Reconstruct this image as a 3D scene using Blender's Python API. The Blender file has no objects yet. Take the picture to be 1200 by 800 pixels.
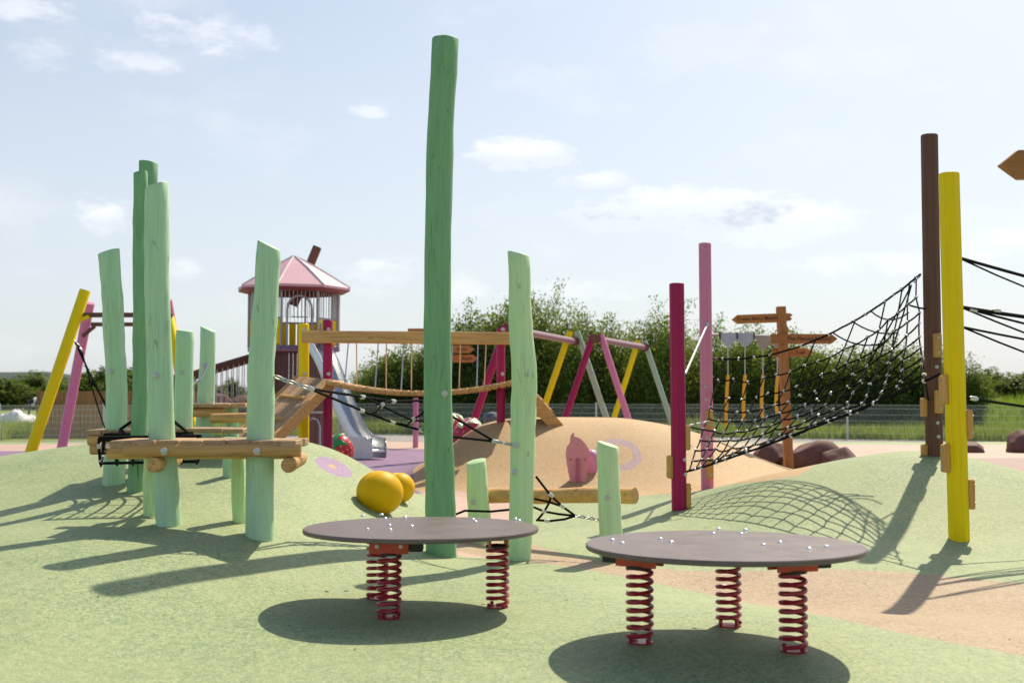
import bpy, math, random
import numpy as np
from mathutils import Vector, Matrix, noise

random.seed(7)
rng = np.random.default_rng(7)
sc = bpy.context.scene
C = sc.collection
R = math.radians

# ------------------------------------------------------------------ camera
CAMZ = 1.45
FP = 1300.0                      # focal length in photo pixels (1200 wide)
PITCH = math.atan(62 / FP)
cd = bpy.data.cameras.new('camera')
cam = bpy.data.objects.new('camera', cd)
C.objects.link(cam)
cam.location = (0, 0, CAMZ)
cam.rotation_euler = (math.pi / 2 + PITCH, 0, 0)
cd.sensor_width = 36
cd.lens = 36 * FP / 1200
cd.clip_start = 0.05
cd.clip_end = 9000
cd.dof.use_dof = True
cd.dof.focus_distance = 9.6
cd.dof.aperture_fstop = 2.4
sc.camera = cam

# ------------------------------------------------------------------ sun, sky
SUN_AZ = math.atan2(0.49, 0.87)  # to the right of the view direction (+Y)
SUN_EL = R(50)
sd = bpy.data.lights.new('sun', 'SUN')
sd.energy = 4.5
sd.angle = R(0.6)
sd.color = (1.0, 0.87, 0.66)
sun = bpy.data.objects.new('sun', sd)
C.objects.link(sun)
sv = Vector((math.sin(SUN_AZ) * math.cos(SUN_EL), math.cos(SUN_AZ) * math.cos(SUN_EL), math.sin(SUN_EL)))
sun.rotation_euler = sv.to_track_quat('Z', 'Y').to_euler()
sun.location = (20, 40, 50)

w = bpy.data.worlds.new('World')
sc.world = w
w.use_nodes = True
nt = w.node_tree
N, L = nt.nodes, nt.links
N.clear()


def nd(tree, typ, **kw):
    n = tree.nodes.new(typ)
    for k, v in kw.items():
        setattr(n, k, v)
    return n


def wm(op, a, b=None, c=None, clamp=False):
    n = N.new('ShaderNodeMath')
    n.operation = op
    n.use_clamp = clamp
    for i, v in enumerate((a, b, c)):
        if v is None:
            continue
        if isinstance(v, (int, float)):
            n.inputs[i].default_value = v
        else:
            L.new(v, n.inputs[i])
    return n.outputs[0]


def wsmooth(v, lo, hi):
    n = N.new('ShaderNodeMapRange')
    n.interpolation_type = 'SMOOTHSTEP'
    L.new(v, n.inputs[0])
    n.inputs[1].default_value = lo
    n.inputs[2].default_value = hi
    return n.outputs[0]


def wmix(f, a, b):
    n = N.new('ShaderNodeMix')
    n.data_type = 'RGBA'
    for v, i in ((f, 0), (a, 6), (b, 7)):
        if isinstance(v, (int, float)):
            n.inputs[i].default_value = v
        elif isinstance(v, tuple):
            n.inputs[i].default_value = (*v, 1)
        else:
            L.new(v, n.inputs[i])
    return n.outputs[2]


sky = N.new('ShaderNodeTexSky')
sky.sky_type = 'NISHITA'
sky.sun_disc = False
sky.sun_elevation = SUN_EL
sky.sun_rotation = SUN_AZ
sky.air_density = 1.0
sky.dust_density = 2.0
sky.ozone_density = 1.5
tc = N.new('ShaderNodeTexCoord')
sep = N.new('ShaderNodeSeparateXYZ')
L.new(tc.outputs['Generated'], sep.inputs[0])
az = wm('ARCTAN2', sep.outputs[0], sep.outputs[1])
el = wm('ARCSINE', sep.outputs[2])
comb = N.new('ShaderNodeCombineXYZ')
L.new(az, comb.inputs[0]); L.new(wm('MULTIPLY', el, 2.2), comb.inputs[1])
n1 = N.new('ShaderNodeTexNoise'); n1.inputs['Scale'].default_value = 11; n1.inputs['Detail'].default_value = 8
n1.inputs['Roughness'].default_value = 0.62
L.new(comb.outputs[0], n1.inputs['Vector'])
n2 = N.new('ShaderNodeTexNoise'); n2.inputs['Scale'].default_value = 30; n2.inputs['Detail'].default_value = 7
n2.inputs['Roughness'].default_value = 0.65
L.new(comb.outputs[0], n2.inputs['Vector'])
dist = wm('ADD', wm('MULTIPLY', wm('SUBTRACT', n1.outputs[0], 0.5), 2.2), wm('MULTIPLY', wm('SUBTRACT', n2.outputs[0], 0.5), 1.7))
# clouds: photo px centre, half sizes, density, grey of the base
CL = [(612, 181, 72, 23, 1, .6), (705, 212, 52, 13, .6, .05), (800, 246, 135, 36, 1, .85), (925, 262, 100, 30, .9, .4),
      (1020, 315, 110, 16, .45, .1), (1175, 303, 60, 24, .7, .1), (106, 267, 45, 25, .9, .55), (150, 90, 60, 17, .45, .0),
      (240, 52, 85, 26, .6, .05), (15, 30, 55, 32, .55, .0), (45, 92, 40, 20, .35, 0), (446, 322, 52, 28, .75, .8),
      (212, 322, 26, 16, .5, .1), (432, 131, 26, 10, .5, 0), (545, 338, 36, 20, .45, .3), (640, 90, 90, 25, .18, 0),
      (700, 340, 120, 14, .35, .1), (860, 60, 140, 40, .15, 0)]
cover = None
shade = None
for (x, y, a, b, dn, gr) in CL:
    A = math.atan((x - 600) / FP); E = math.atan((462 - y) / FP)
    dx = wm('MULTIPLY', wm('SUBTRACT', az, A), FP / a)
    dy = wm('MULTIPLY', wm('SUBTRACT', el, E), FP / b)
    r2 = wm('ADD', wm('MULTIPLY', dx, dx), wm('MULTIPLY', dy, dy))
    m = wm('MULTIPLY', wsmooth(wm('ADD', r2, wm('MULTIPLY', dist, 1.75)), 1.05, -0.45), dn)
    s = wm('MULTIPLY', wm('MULTIPLY', m, gr), wsmooth(wm('ADD', dy, wm('MULTIPLY', dist, .7)), 0.45, -0.45))
    cover = m if cover is None else wm('MAXIMUM', cover, m)
    shade = s if shade is None else wm('MAXIMUM', shade, s)
# the same broken cloud goes on round the rest of the sky
n3 = N.new('ShaderNodeTexNoise'); n3.inputs['Scale'].default_value = 5; n3.inputs['Detail'].default_value = 9
n3.inputs['Roughness'].default_value = 0.6
L.new(comb.outputs[0], n3.inputs['Vector'])
veil = wm('MULTIPLY', wsmooth(n3.outputs[0], 0.5, 0.8), 0.35)
cover = wm('MAXIMUM', cover, veil)
# hazy air: thicker low down
hz = wsmooth(el, 0.7, -0.02)
skyc = N.new('ShaderNodeVectorMath'); skyc.operation = 'SCALE'
L.new(sky.outputs[0], skyc.inputs[0]); skyc.inputs['Scale'].default_value = 1.0
hazy = wmix(wm('ADD', wm('MULTIPLY', hz, 0.70), 0.02), skyc.outputs[0], (6.2, 6.65, 7.05))
cloudc = wmix(shade, (8.3, 8.4, 8.6), (4.6, 5.3, 6.1))
full = wmix(cover, hazy, cloudc)
bg = N.new('ShaderNodeBackground')
bg.inputs['Strength'].default_value = 0.112
L.new(full, bg.inputs['Color'])
wo = N.new('ShaderNodeOutputWorld')
L.new(bg.outputs[0], wo.inputs['Surface'])

sc.view_settings.view_transform = 'Standard'
sc.view_settings.look = 'None'
sc.view_settings.exposure = 0.26
sc.view_settings.gamma = 1.0
sc.view_settings.use_curve_mapping = False

# ------------------------------------------------------------------ helpers
cp, sp = math.cos(PITCH), math.sin(PITCH)


def P(px, py, Y):
    """point at distance Y (metres ahead) seen at a photo pixel"""
    u = (px - 600) / FP
    v = (400 - py) / FP
    d = Vector((u, cp - v * sp, sp + v * cp))
    return Vector((0, 0, CAMZ)) + d * (Y / d.y)


def sstep(a, b, x):
    t = np.clip((x - a) / (b - a), 0, 1)
    return t * t * (3 - 2 * t)


def tab(xs, ys, blur):
    g = np.linspace(xs[0] - 3 * blur, xs[-1] + 3 * blur, 1600)
    v = np.interp(g, xs, ys)
    st_ = g[1] - g[0]
    k = np.exp(-.5 * (np.arange(-3 * blur, 3 * blur + st_, st_) / blur) ** 2)
    k /= k.sum()
    n = len(k) // 2
    v = np.convolve(np.pad(v, n, mode='edge'), k, 'valid')[:len(g)]
    return lambda x: np.interp(x, g, v)


TLX = tab([-12, -9, -6.2, -4.6, -3.4, -2.5, -2.0, -1.5, -1.0, -.5], [.0, .3, .70, .93, 1, .97, .83, .52, .2, 0], .16)
TLY = tab([2, 4, 6, 7, 8.6, 10, 11.5, 12.4, 12.9, 14, 15, 16.2], [0, .12, .30, .38, .44, .62, .9, 1.0, 1.0, .62, .25, 0], .3)
TRX = tab([.9, 1.6, 2.2, 3, 4, 4.6, 5.2, 5.8, 6.6, 8, 11], [0, .03, .13, .55, .82, .95, 1, .8, .5, .28, 0], .2)
TTX = tab([-2.3, -1.8, -1.2, -.6, 0, 2, 2.7, 3.4, 4.3, 5.2, 6], [0, .08, .45, .9, 1, 1, .9, .68, .3, .06, 0], .16)


def h(X, Y):
    X = np.asarray(X, float); Y = np.asarray(Y, float)
    z = 0.0 * X + 0.0 * Y
    # left mound
    fx = TLX(X + .75 * (1 - sstep(6.2, 9.0, Y)))
    z = z + 1.0 * fx * TLY(Y)
    # right mound
    gx = TRX(X)
    gy = sstep(9.9, 13.4, Y) * (1 - sstep(13.6, 17, Y))
    z = z + .78 * gx * gy
    # tan mound
    tx = TTX(X)
    ty = sstep(15.4, 18.3, Y) * (1 - sstep(20.2, 25.0, Y))
    z = z + 1.03 * tx * ty
    # shallow dip along the path, low swell under the spring platforms
    pd = Y - (9.0 - .25 * X)
    z = z - .14 * np.exp(-(pd / 1.1) ** 2) * sstep(.3, 2.4, X)
    z = z + .10 * np.exp(-((Y - 6.3) / 1.8) ** 2 - ((X - .2) / 3.2) ** 2)
    z = z + .012 * np.sin(X * 1.7 + .6 * Y) * np.sin(Y * 1.3 - .4 * X)
    return z


def hz_(x, y):
    return float(h(x, y))


def G(px, py, lo=3.0, hi=60.0):
    """where the sight line of a photo pixel meets the ground"""
    prev = lo
    Y = lo
    while Y < hi:
        p = P(px, py, Y)
        if p.z <= hz_(p.x, p.y):
            a, b = prev, Y
            for _ in range(30):
                m = (a + b) / 2
                q = P(px, py, m)
                if q.z <= hz_(q.x, q.y):
                    b = m
                else:
                    a = m
            return P(px, py, b)
        prev = Y
        Y += .05
    return P(px, py, hi)


def onground(x, y, dz=0.0):
    return Vector((x, y, hz_(x, y) + dz))


ORG = {}


class MB:
    def __init__(s):
        s.v = []; s.f = []

    def add(s, vs, fs):
        o = len(s.v)
        s.v.extend([tuple(a) for a in vs])
        s.f.extend([tuple(i + o for i in f) for f in fs])
        return s

    def box(s, c, size, rot=None, bev=0.0, axes=None):
        """bevelled box; axes: three unit vectors, or rot: Matrix"""
        hx, hy, hzv = size[0] / 2, size[1] / 2, size[2] / 2
        b = min(bev, hx * .8, hy * .8, hzv * .8)
        M = rot if rot is not None else (Matrix(axes).transposed() if axes else Matrix.Identity(3))
        c = Vector(c)
        if b <= 0:
            vs = [c + M @ Vector((x * hx, y * hy, z * hzv)) for x in (-1, 1) for y in (-1, 1) for z in (-1, 1)]
            return s.add(vs, [(0, 1, 3, 2), (4, 6, 7, 5), (0, 4, 5, 1), (2, 3, 7, 6), (0, 2, 6, 4), (1, 5, 7, 3)])
        vs = []; idx = {}
        for sx in (-1, 1):
            for sy in (-1, 1):
                for sz in (-1, 1):
                    for k in range(3):
                        q = [sx * (hx - b), sy * (hy - b), sz * (hzv - b)]
                        q[k] = (sx * hx, sy * hy, sz * hzv)[k]
                        idx[(sx, sy, sz, k)] = len(vs)
                        vs.append(c + M @ Vector(q))
        fs = []
        I = lambda sx, sy, sz, k: idx[(sx, sy, sz, k)]
        for g in (-1, 1):
            fs.append([I(g, -1, -1, 0), I(g, 1, -1, 0), I(g, 1, 1, 0), I(g, -1, 1, 0)][::g])
            fs.append([I(-1, g, -1, 1), I(-1, g, 1, 1), I(1, g, 1, 1), I(1, g, -1, 1)][::g])
            fs.append([I(-1, -1, g, 2), I(1, -1, g, 2), I(1, 1, g, 2), I(-1, 1, g, 2)][::g])
        for a in (-1, 1):
            for d in (-1, 1):
                fs.append([I(a, d, -1, 0), I(a, d, -1, 1), I(a, d, 1, 1), I(a, d, 1, 0)][::a * d])
                fs.append([I(a, -1, d, 2), I(a, -1, d, 0), I(a, 1, d, 0), I(a, 1, d, 2)][::-a * d * -1])
                fs.append([I(-1, a, d, 1), I(-1, a, d, 2), I(1, a, d, 2), I(1, a, d, 1)][::a * d])
                for e in (-1, 1):
                    fs.append([I(a, d, e, 0), I(a, d, e, 1), I(a, d, e, 2)][::a * d * e])
        return s.add(vs, fs)

    def tube(s, pts, rad, sides=8, caps=True, twist=None):
        pts = [Vector(p) for p in pts]
        n = len(pts)
        rads = rad if isinstance(rad, (list, tuple)) else [rad] * n
        up = Vector((0, 0, 1))
        vs = []
        prev = None
        for i, p in enumerate(pts):
            t = (pts[min(i + 1, n - 1)] - pts[max(i - 1, 0)]).normalized()
            if prev is None:
                a = t.cross(up)
                if a.length < 1e-3:
                    a = t.cross(Vector((1, 0, 0)))
                a.normalize()
            else:
                a = (prev - t * prev.dot(t))
                if a.length < 1e-6:
                    a = t.orthogonal()
                a.normalize()
            prev = a
            b = t.cross(a)
            for k in range(sides):
                q = 2 * math.pi * k / sides
                vs.append(p + (a * math.cos(q) + b * math.sin(q)) * rads[i])
        fs = []
        for i in range(n - 1):
            for k in range(sides):
                k2 = (k + 1) % sides
                fs.append((i * sides + k, i * sides + k2, (i + 1) * sides + k2, (i + 1) * sides + k))
        if caps:
            fs.append(tuple(range(sides))[::-1])
            fs.append(tuple((n - 1) * sides + k for k in range(sides)))
        return s.add(vs, fs)

    def lathe(s, prof, c=(0, 0, 0), sides=24, M=None):
        """prof: (r, z) from bottom to top; closes at r=0"""
        c = Vector(c); M = M or Matrix.Identity(3)
        vs = []; rows = []
        for r, z in prof:
            if r < 1e-6:
                rows.append([len(vs)]); vs.append(c + M @ Vector((0, 0, z)))
            else:
                rows.append(list(range(len(vs), len(vs) + sides)))
                for k in range(sides):
                    q = 2 * math.pi * k / sides
                    vs.append(c + M @ Vector((r * math.cos(q), r * math.sin(q), z)))
        fs = []
        for a, b in zip(rows[:-1], rows[1:]):
            for k in range(sides):
                k2 = (k + 1) % sides
                if len(a) == 1 and len(b) == 1:
                    break
                if len(a) == 1:
                    fs.append((a[0], b[k2], b[k]))
                elif len(b) == 1:
                    fs.append((a[k], a[k2], b[0]))
                else:
                    fs.append((a[k], a[k2], b[k2], b[k]))
        if len(rows[0]) > 1:
            fs.append(tuple(rows[0])[::-1])
        if len(rows[-1]) > 1:
            fs.append(tuple(rows[-1]))
        return s.add(vs, fs)

    def prism(s, outline, c, ax, ay, depth):
        """outline (2D) extruded by depth along ax x ay, centred"""
        c, ax, ay = Vector(c), Vector(ax).normalized(), Vector(ay).normalized()
        nz = ax.cross(ay).normalized()
        n = len(outline)
        vs = [c + ax * x + ay * y + nz * (depth / 2) for x, y in outline] + [c + ax * x + ay * y - nz * (depth / 2) for x, y in outline]
        fs = [tuple(range(n)), tuple(range(2 * n - 1, n - 1, -1))]
        for i in range(n):
            j = (i + 1) % n
            fs.append((i, n + i, n + j, j))
        return s.add(vs, fs)

    def build(s, name, mat, parent=None, smooth=True, angle=40, org=None):
        o0 = Vector(org) if org is not None else (ORG[parent.name] if parent is not None else Vector((0, 0, 0)))
        me = bpy.data.meshes.new(name)
        me.from_pydata([(a[0] - o0.x, a[1] - o0.y, a[2] - o0.z) for a in s.v], [], s.f)
        me.materials.append(mat)
        if smooth:
            me.polygons.foreach_set('use_smooth', [True] * len(me.polygons))
            me.set_sharp_from_angle(angle=R(angle))
        me.update()
        ob = bpy.data.objects.new(name, me)
        C.objects.link(ob)
        if parent is not None:
            ob.parent = parent
        else:
            ob.location = o0
        ORG[ob.name] = o0
        return ob


def tag(o, label=None, cat=None, group=None, kind=None):
    if label: o['label'] = label
    if cat: o['category'] = cat
    if group: o['group'] = group
    if kind: o['kind'] = kind
    return o


def thing(name, loc, label, cat, group=None):
    o = bpy.data.objects.new(name, None)
    o.empty_display_size = .2
    C.objects.link(o)
    o.location = loc
    ORG[o.name] = Vector(loc)
    return tag(o, label, cat, group)


# ------------------------------------------------------------------ materials
class T:
    """tiny node builder"""
    def __init__(s, name):
        s.m = bpy.data.materials.new(name)
        s.m.use_nodes = True
        s.t = s.m.node_tree
        s.b = s.t.nodes['Principled BSDF']
        s.out = s.t.nodes['Material Output']

    def n(s, typ, **kw):
        return nd(s.t, typ, **kw)

    def l(s, a, b):
        s.t.links.new(a, b)

    def coord(s, scale=(1, 1, 1), which='Object'):
        c = s.n('ShaderNodeTexCoord'); m = s.n('ShaderNodeMapping')
        m.inputs['Scale'].default_value = scale
        s.l(c.outputs[which], m.inputs['Vector'])
        return m.outputs[0]

    def noise(s, vec, scale, detail=4, rough=.55):
        n = s.n('ShaderNodeTexNoise')
        n.inputs['Scale'].default_value = scale; n.inputs['Detail'].default_value = detail
        n.inputs['Roughness'].default_value = rough
        s.l(vec, n.inputs['Vector'])
        return n.outputs[0]

    def ramp(s, fac, stops):
        r = s.n('ShaderNodeValToRGB')
        e = r.color_ramp.elements
        while len(e) > 1:
            e.remove(e[0])
        e[0].position = stops[0][0]; e[0].color = (*stops[0][1], 1)
        for p, c in stops[1:]:
            k = e.new(p); k.color = (*c, 1)
        s.l(fac, r.inputs[0])
        return r.outputs[0]

    def mix(s, f, a, b, blend='MIX'):
        n = s.n('ShaderNodeMix', data_type='RGBA', blend_type=blend)
        for v, i in ((f, 0), (a, 6), (b, 7)):
            if isinstance(v, (int, float)): n.inputs[i].default_value = v
            elif isinstance(v, tuple): n.inputs[i].default_value = (*v, 1)
            else: s.l(v, n.inputs[i])
        return n.outputs[2]

    def color(s, v):
        s.l(v, s.b.inputs['Base Color'])

    def bump(s, hgt, strength=.3, dist=.01):
        b = s.n('ShaderNodeBump')
        b.inputs['Strength'].default_value = strength; b.inputs['Distance'].default_value = dist
        s.l(hgt, b.inputs['Height']); s.l(b.outputs[0], s.b.inputs['Normal'])

    def set(s, rough=.5, metal=0, spec=None):
        s.b.inputs['Roughness'].default_value = rough
        s.b.inputs['Metallic'].default_value = metal
        if spec is not None: s.b.inputs['Specular IOR Level'].default_value = spec
        return s


def dk(c, f):
    return tuple(a * f for a in c)


def rubber(name, base, light, dark):
    """poured rubber granules in three tones, with soft weathering"""
    t = T(name).set(.72, 0, .5)
    v = t.coord()
    vo = t.n('ShaderNodeTexVoronoi'); vo.inputs['Scale'].default_value = 105
    t.l(v, vo.inputs['Vector'])
    sepc = t.n('ShaderNodeSeparateColor'); t.l(vo.outputs['Color'], sepc.inputs[0])
    col = t.ramp(sepc.outputs[0], [(0, dark), (.2, dark), (.26, base), (.66, base), (.74, light), (1, light)])
    vo2 = t.n('ShaderNodeTexVoronoi'); vo2.inputs['Scale'].default_value = 42
    t.l(v, vo2.inputs['Vector'])
    sc2 = t.n('ShaderNodeSeparateColor'); t.l(vo2.outputs['Color'], sc2.inputs[0])
    col = t.mix(.35, col, t.ramp(sc2.outputs[1], [(.2, dk(dark, .95)), (.5, base), (.85, light)]))
    big = t.noise(v, .7, 6, .65)
    col = t.mix(t.ramp(big, [(.36, (0, 0, 0)), (.68, (.55, .55, .55))]), col, dk(light, .97))
    blot = t.noise(v, 2.3, 8, .74)
    col = t.mix(t.ramp(blot, [(.53, (0, 0, 0)), (.72, (.34, .34, .34))]), col, dk(base, .68))
    sc_ = t.noise(t.coord((1.4, 5, 5)), 2.6, 8, .8)
    col = t.mix(t.ramp(sc_, [(.60, (0, 0, 0)), (.69, (.28, .28, .28)), (.8, (.1, .1, .1))]), col, (.20, .18, .13))
    # stray dark specks of grit
    gr = t.n('ShaderNodeTexVoronoi'); gr.inputs['Scale'].default_value = 3.3
    t.l(v, gr.inputs['Vector'])
    col = t.mix(t.ramp(gr.outputs['Distance'], [(.0, (.8, .8, .8)), (.022, (.6, .6, .6)), (.035, (0, 0, 0))]), col, dk(base, .3))
    # joints between the poured bays
    br = t.n('ShaderNodeTexBrick'); br.inputs['Scale'].default_value = .22
    br.inputs['Mortar Size'].default_value = .0016; br.inputs['Mortar Smooth'].default_value = .3
    br.inputs['Color1'].default_value = (0, 0, 0, 1); br.inputs['Color2'].default_value = (0, 0, 0, 1); br.inputs['Mortar'].default_value = (.2, .2, .2, 1)
    wv = t.n('ShaderNodeVectorMath', operation='ADD')
    wn = t.n('ShaderNodeTexNoise'); wn.inputs['Scale'].default_value = .12; t.l(v, wn.inputs['Vector'])
    t.l(v, wv.inputs[0]); t.l(wn.outputs['Color'], wv.inputs[1]); t.l(wv.outputs[0], br.inputs['Vector'])
    col = t.mix(br.outputs['Color'], col, dk(base, .35))
    t.color(col)
    t.bump(vo.outputs['Distance'], .35, .004)
    return t.m


def paint(name, c, rough=.42, grain='z', amount=.18, knots=True, bump=.12):
    """paint on timber: faint grain, knots and thin places"""
    t = T(name).set(rough, 0, .16)
    sc_ = {'z': (14, 14, 1.1), 'x': (1.1, 14, 14), 'y': (14, 1.1, 14), 'n': (4, 4, 4)}[grain]
    v = t.coord(sc_); v0 = t.coord()
    g = t.noise(v, 2.2, 6, .6)
    col = t.ramp(g, [(.28, dk(c, 1 - amount)), (.5, c), (.74, tuple(min(1, a * (1 + amount * .6)) for a in c))])
    pn = t.noise(v0, 2.3, 3, .5)
    col = t.mix(t.ramp(pn, [(.5, (0, 0, 0)), (.75, (.3, .3, .3))]), col, (c[0] * 1.12, c[1] * 1.0, c[2] * .7))
    if knots:
        vo = t.n('ShaderNodeTexVoronoi'); vo.inputs['Scale'].default_value = 4.5
        t.l(t.coord((1, 1, .55)), vo.inputs['Vector'])
        col = t.mix(t.ramp(vo.outputs['Distance'], [(0.0, (.55, .55, .55)), (.055, (.3, .3, .3)), (.09, (0, 0, 0))]), col, dk(c, .35))
        scr = t.noise(t.coord((30, 30, 2.5)), 1.6, 5, .7)
        col = t.mix(t.ramp(scr, [(.66, (0, 0, 0)), (.74, (.45, .45, .45))]), col, (c[0] * .62, c[1] * .6, c[2] * .5))
    if knots:
        ck = t.n('ShaderNodeTexVoronoi', feature='DISTANCE_TO_EDGE'); ck.inputs['Scale'].default_value = 3.0
        t.l(t.coord((9, 9, .42)), ck.inputs['Vector'])
        msk = t.noise(v0, 1.4, 2, .5)
        ln_ = t.ramp(ck.outputs['Distance'], [(0, (1, 1, 1)), (.012, (.6, .6, .6)), (.03, (0, 0, 0))])
        cm_ = t.mix(1.0, ln_, t.ramp(msk, [(.48, (0, 0, 0)), (.62, (.75, .75, .75))]), 'MULTIPLY')
        col = t.mix(cm_, col, dk(c, .4))
    else:
        fd = t.noise(t.coord((18, 18, .35)), 1.5, 6, .7)
        col = t.mix(t.ramp(fd, [(.52, (0, 0, 0)), (.75, (.35, .35, .35))]), col, dk(c, .72))
    t.color(col)
    if bump:
        t.bump(g, bump, .012)
    return t.m


def wood(name, c, axis='x', dark=.55, rough=.62):
    t = T(name).set(rough, 0, .3)
    sc_ = {'x': (1.0, 16, 16), 'y': (16, 1.0, 16), 'z': (16, 16, 1.0)}[axis]
    g = t.noise(t.coord(sc_), 1.8, 8, .62)
    col = t.ramp(g, [(.3, dk(c, dark)), (.48, c), (.7, tuple(min(1, a * 1.2) for a in c))])
    b = t.noise(t.coord(), 1.7, 4, .6)
    col = t.mix(t.ramp(b, [(.45, (0, 0, 0)), (.75, (.5, .5, .5))]), col, (c[0] * .75, c[1] * .8, c[2] * .9))
    vo = t.n('ShaderNodeTexVoronoi'); vo.inputs['Scale'].default_value = 3.1
    t.l(t.coord(tuple(.45 if a == 1.0 else 1.6 for a in sc_)), vo.inputs['Vector'])
    col = t.mix(t.ramp(vo.outputs['Distance'], [(0, (.8, .8, .8)), (.06, (.4, .4, .4)), (.1, (0, 0, 0))]), col, dk(c, .3))
    oi = t.n('ShaderNodeObjectInfo')
    col = t.mix(.5, col, t.ramp(oi.outputs['Random'], [(0, (.62, .6, .58)), (.5, (1, 1, 1)), (1, (1.0, .95, .85))]), 'MULTIPLY')
    t.color(col)
    t.bump(g, .25, .006)
    return t.m


def plain(name, c, rough=.5, metal=0, var=.1, scale=6, spec=None):
    t = T(name).set(rough, metal, spec)
    g = t.noise(t.coord(), scale, 5, .6)
    t.color(t.ramp(g, [(.3, dk(c, 1 - var)), (.7, tuple(min(1, a * (1 + var)) for a in c))]))
    return t.m


def steel(name, c=(.62, .64, .66), rough=.32):
    t = T(name).set(rough, 1.0)
    g = t.noise(t.coord((1, 1, 1)), 18, 4, .6)
    t.color(t.ramp(g, [(.3, dk(c, .85)), (.7, c)]))
    r = t.ramp(g, [(.3, (rough * .8,) * 3), (.7, (rough * 1.3,) * 3)])
    t.l(r, t.b.inputs['Roughness'])
    return t.m


M = {}
M['rub_green'] = rubber('rubber_green', (.22, .295, .128), (.37, .42, .215), (.095, .19, .095))
M['rub_tan'] = rubber('rubber_tan', (.33, .235, .135), (.45, .35, .235), (.215, .14, .075))
M['rub_pink'] = rubber('rubber_pale_pink', (.46, .31, .245), (.56, .41, .34), (.33, .2, .16))
M['rub_sand'] = rubber('rubber_sand', (.43, .27, .115), (.53, .37, .185), (.31, .18, .075))
M['rub_purple'] = rubber('rubber_purple', (.195, .11, .21), (.26, .165, .28), (.13, .07, .145))
M['rub_mauve'] = rubber('rubber_mauve', (.29, .185, .165), (.38, .26, .235), (.19, .115, .105))
M['mint'] = paint('paint_mint', (.44, .67, .45), .5, amount=.12)
M['green'] = paint('paint_leaf_green', (.205, .41, .22), .55, amount=.2)
M['lime'] = paint('paint_lime_green', (.56, .78, .44), .5, amount=.12)
M['yellow'] = paint('paint_yellow', (.86, .66, .004), .38, knots=False, amount=.08, bump=.05)
M['magenta'] = paint('paint_magenta', (.37, .018, .10), .36, knots=False, amount=.12, bump=.05)
M['pink'] = paint('paint_pink', (.66, .24, .40), .4, knots=False, amount=.1, bump=.05)
M['brown'] = paint('paint_brown', (.15, .075, .055), .42, knots=False, amount=.15, bump=.08)
M['sage'] = paint('paint_sage', (.36, .48, .38), .45, knots=False, amount=.1)
M['wood_x'] = wood('timber_x', (.61, .35, .135), 'x')
M['wood_y'] = wood('timber_y', (.61, .35, .135), 'y')
M['wood_z'] = wood('timber_z', (.50, .27, .11), 'z')
M['deck'] = wood('deck_board', (.44, .29, .17), 'y', .6, .75)
M['sign'] = wood('sign_timber', (.42, .175, .055), 'x', .62, .55)
M['signz'] = wood('sign_post_timber', (.42, .185, .06), 'z', .62, .55)
M['block'] = wood('foothold_timber', (.60, .34, .10), 'z', .72, .5)
M['steel'] = steel('stainless_steel')
M['zinc'] = steel('galvanised_steel', (.55, .57, .57), .45)
M['bolt'] = steel('bolt_steel', (.82, .83, .86), .25)
M['rope'] = plain('black_rope', (.010, .010, .012), .85, 0, .3, 120, .08)
M['clip'] = plain('pale_connector', (.62, .62, .6), .35, .3, .1, 40)
M['disc'] = None
t = T('brown_laminate').set(.38, 0, .5)
g = t.noise(t.coord((6, 60, 1)), 3, 5, .6)
g2 = t.noise(t.coord(), 5, 5, .65)
col = t.ramp(g, [(.3, (.115, .083, .077)), (.7, (.145, .108, .10))])
col = t.mix(t.ramp(g2, [(.5, (0, 0, 0)), (.8, (.15, .15, .15))]), col, (.28, .24, .23))
t.color(col)
t.l(t.ramp(g2, [(.3, (.32,) * 3), (.75, (.5,) * 3)]), t.b.inputs['Roughness'])
M['disc'] = t.m
M['spring'] = plain('spring_red', (.36, .012, .028), .3, 0, .15, 30, .5)
M['bracket'] = plain('bracket_orange_red', (.55, .055, .02), .4, 0, .1, 20)
M['black'] = plain('black_rubber', (.02, .02, .022), .6, 0, .2, 20)
M['ball'] = plain('ball_amber', (.78, .44, .004), .5, 0, .06, 5, .15)
M['rock'] = plain('rock_maroon', (.135, .06, .05), .75, 0, .25, 7)
M['wire'] = plain('fence_pale_green', (.55, .62, .56), .45, .1, .08, 20)
M['bin'] = plain('bin_grey_blue', (.07, .09, .13), .5)
M['white'] = plain('white_sheet', (.75, .75, .76), .6, 0, .06)


# ------------------------------------------------------------------ ground
def chaikin(pts, k=2):
    for _ in range(k):
        q = []
        for i in range(len(pts)):
            a, b = pts[i], pts[(i + 1) % len(pts)]
            q.append((a[0] * .75 + b[0] * .25, a[1] * .75 + b[1] * .25))
            q.append((a[0] * .25 + b[0] * .75, a[1] * .25 + b[1] * .75))
        pts = q
    return pts


def gp(lst):
    o = []
    for x, y in lst:
        p = G(x, y)
        o.append((p.x, p.y))
    return o


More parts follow.
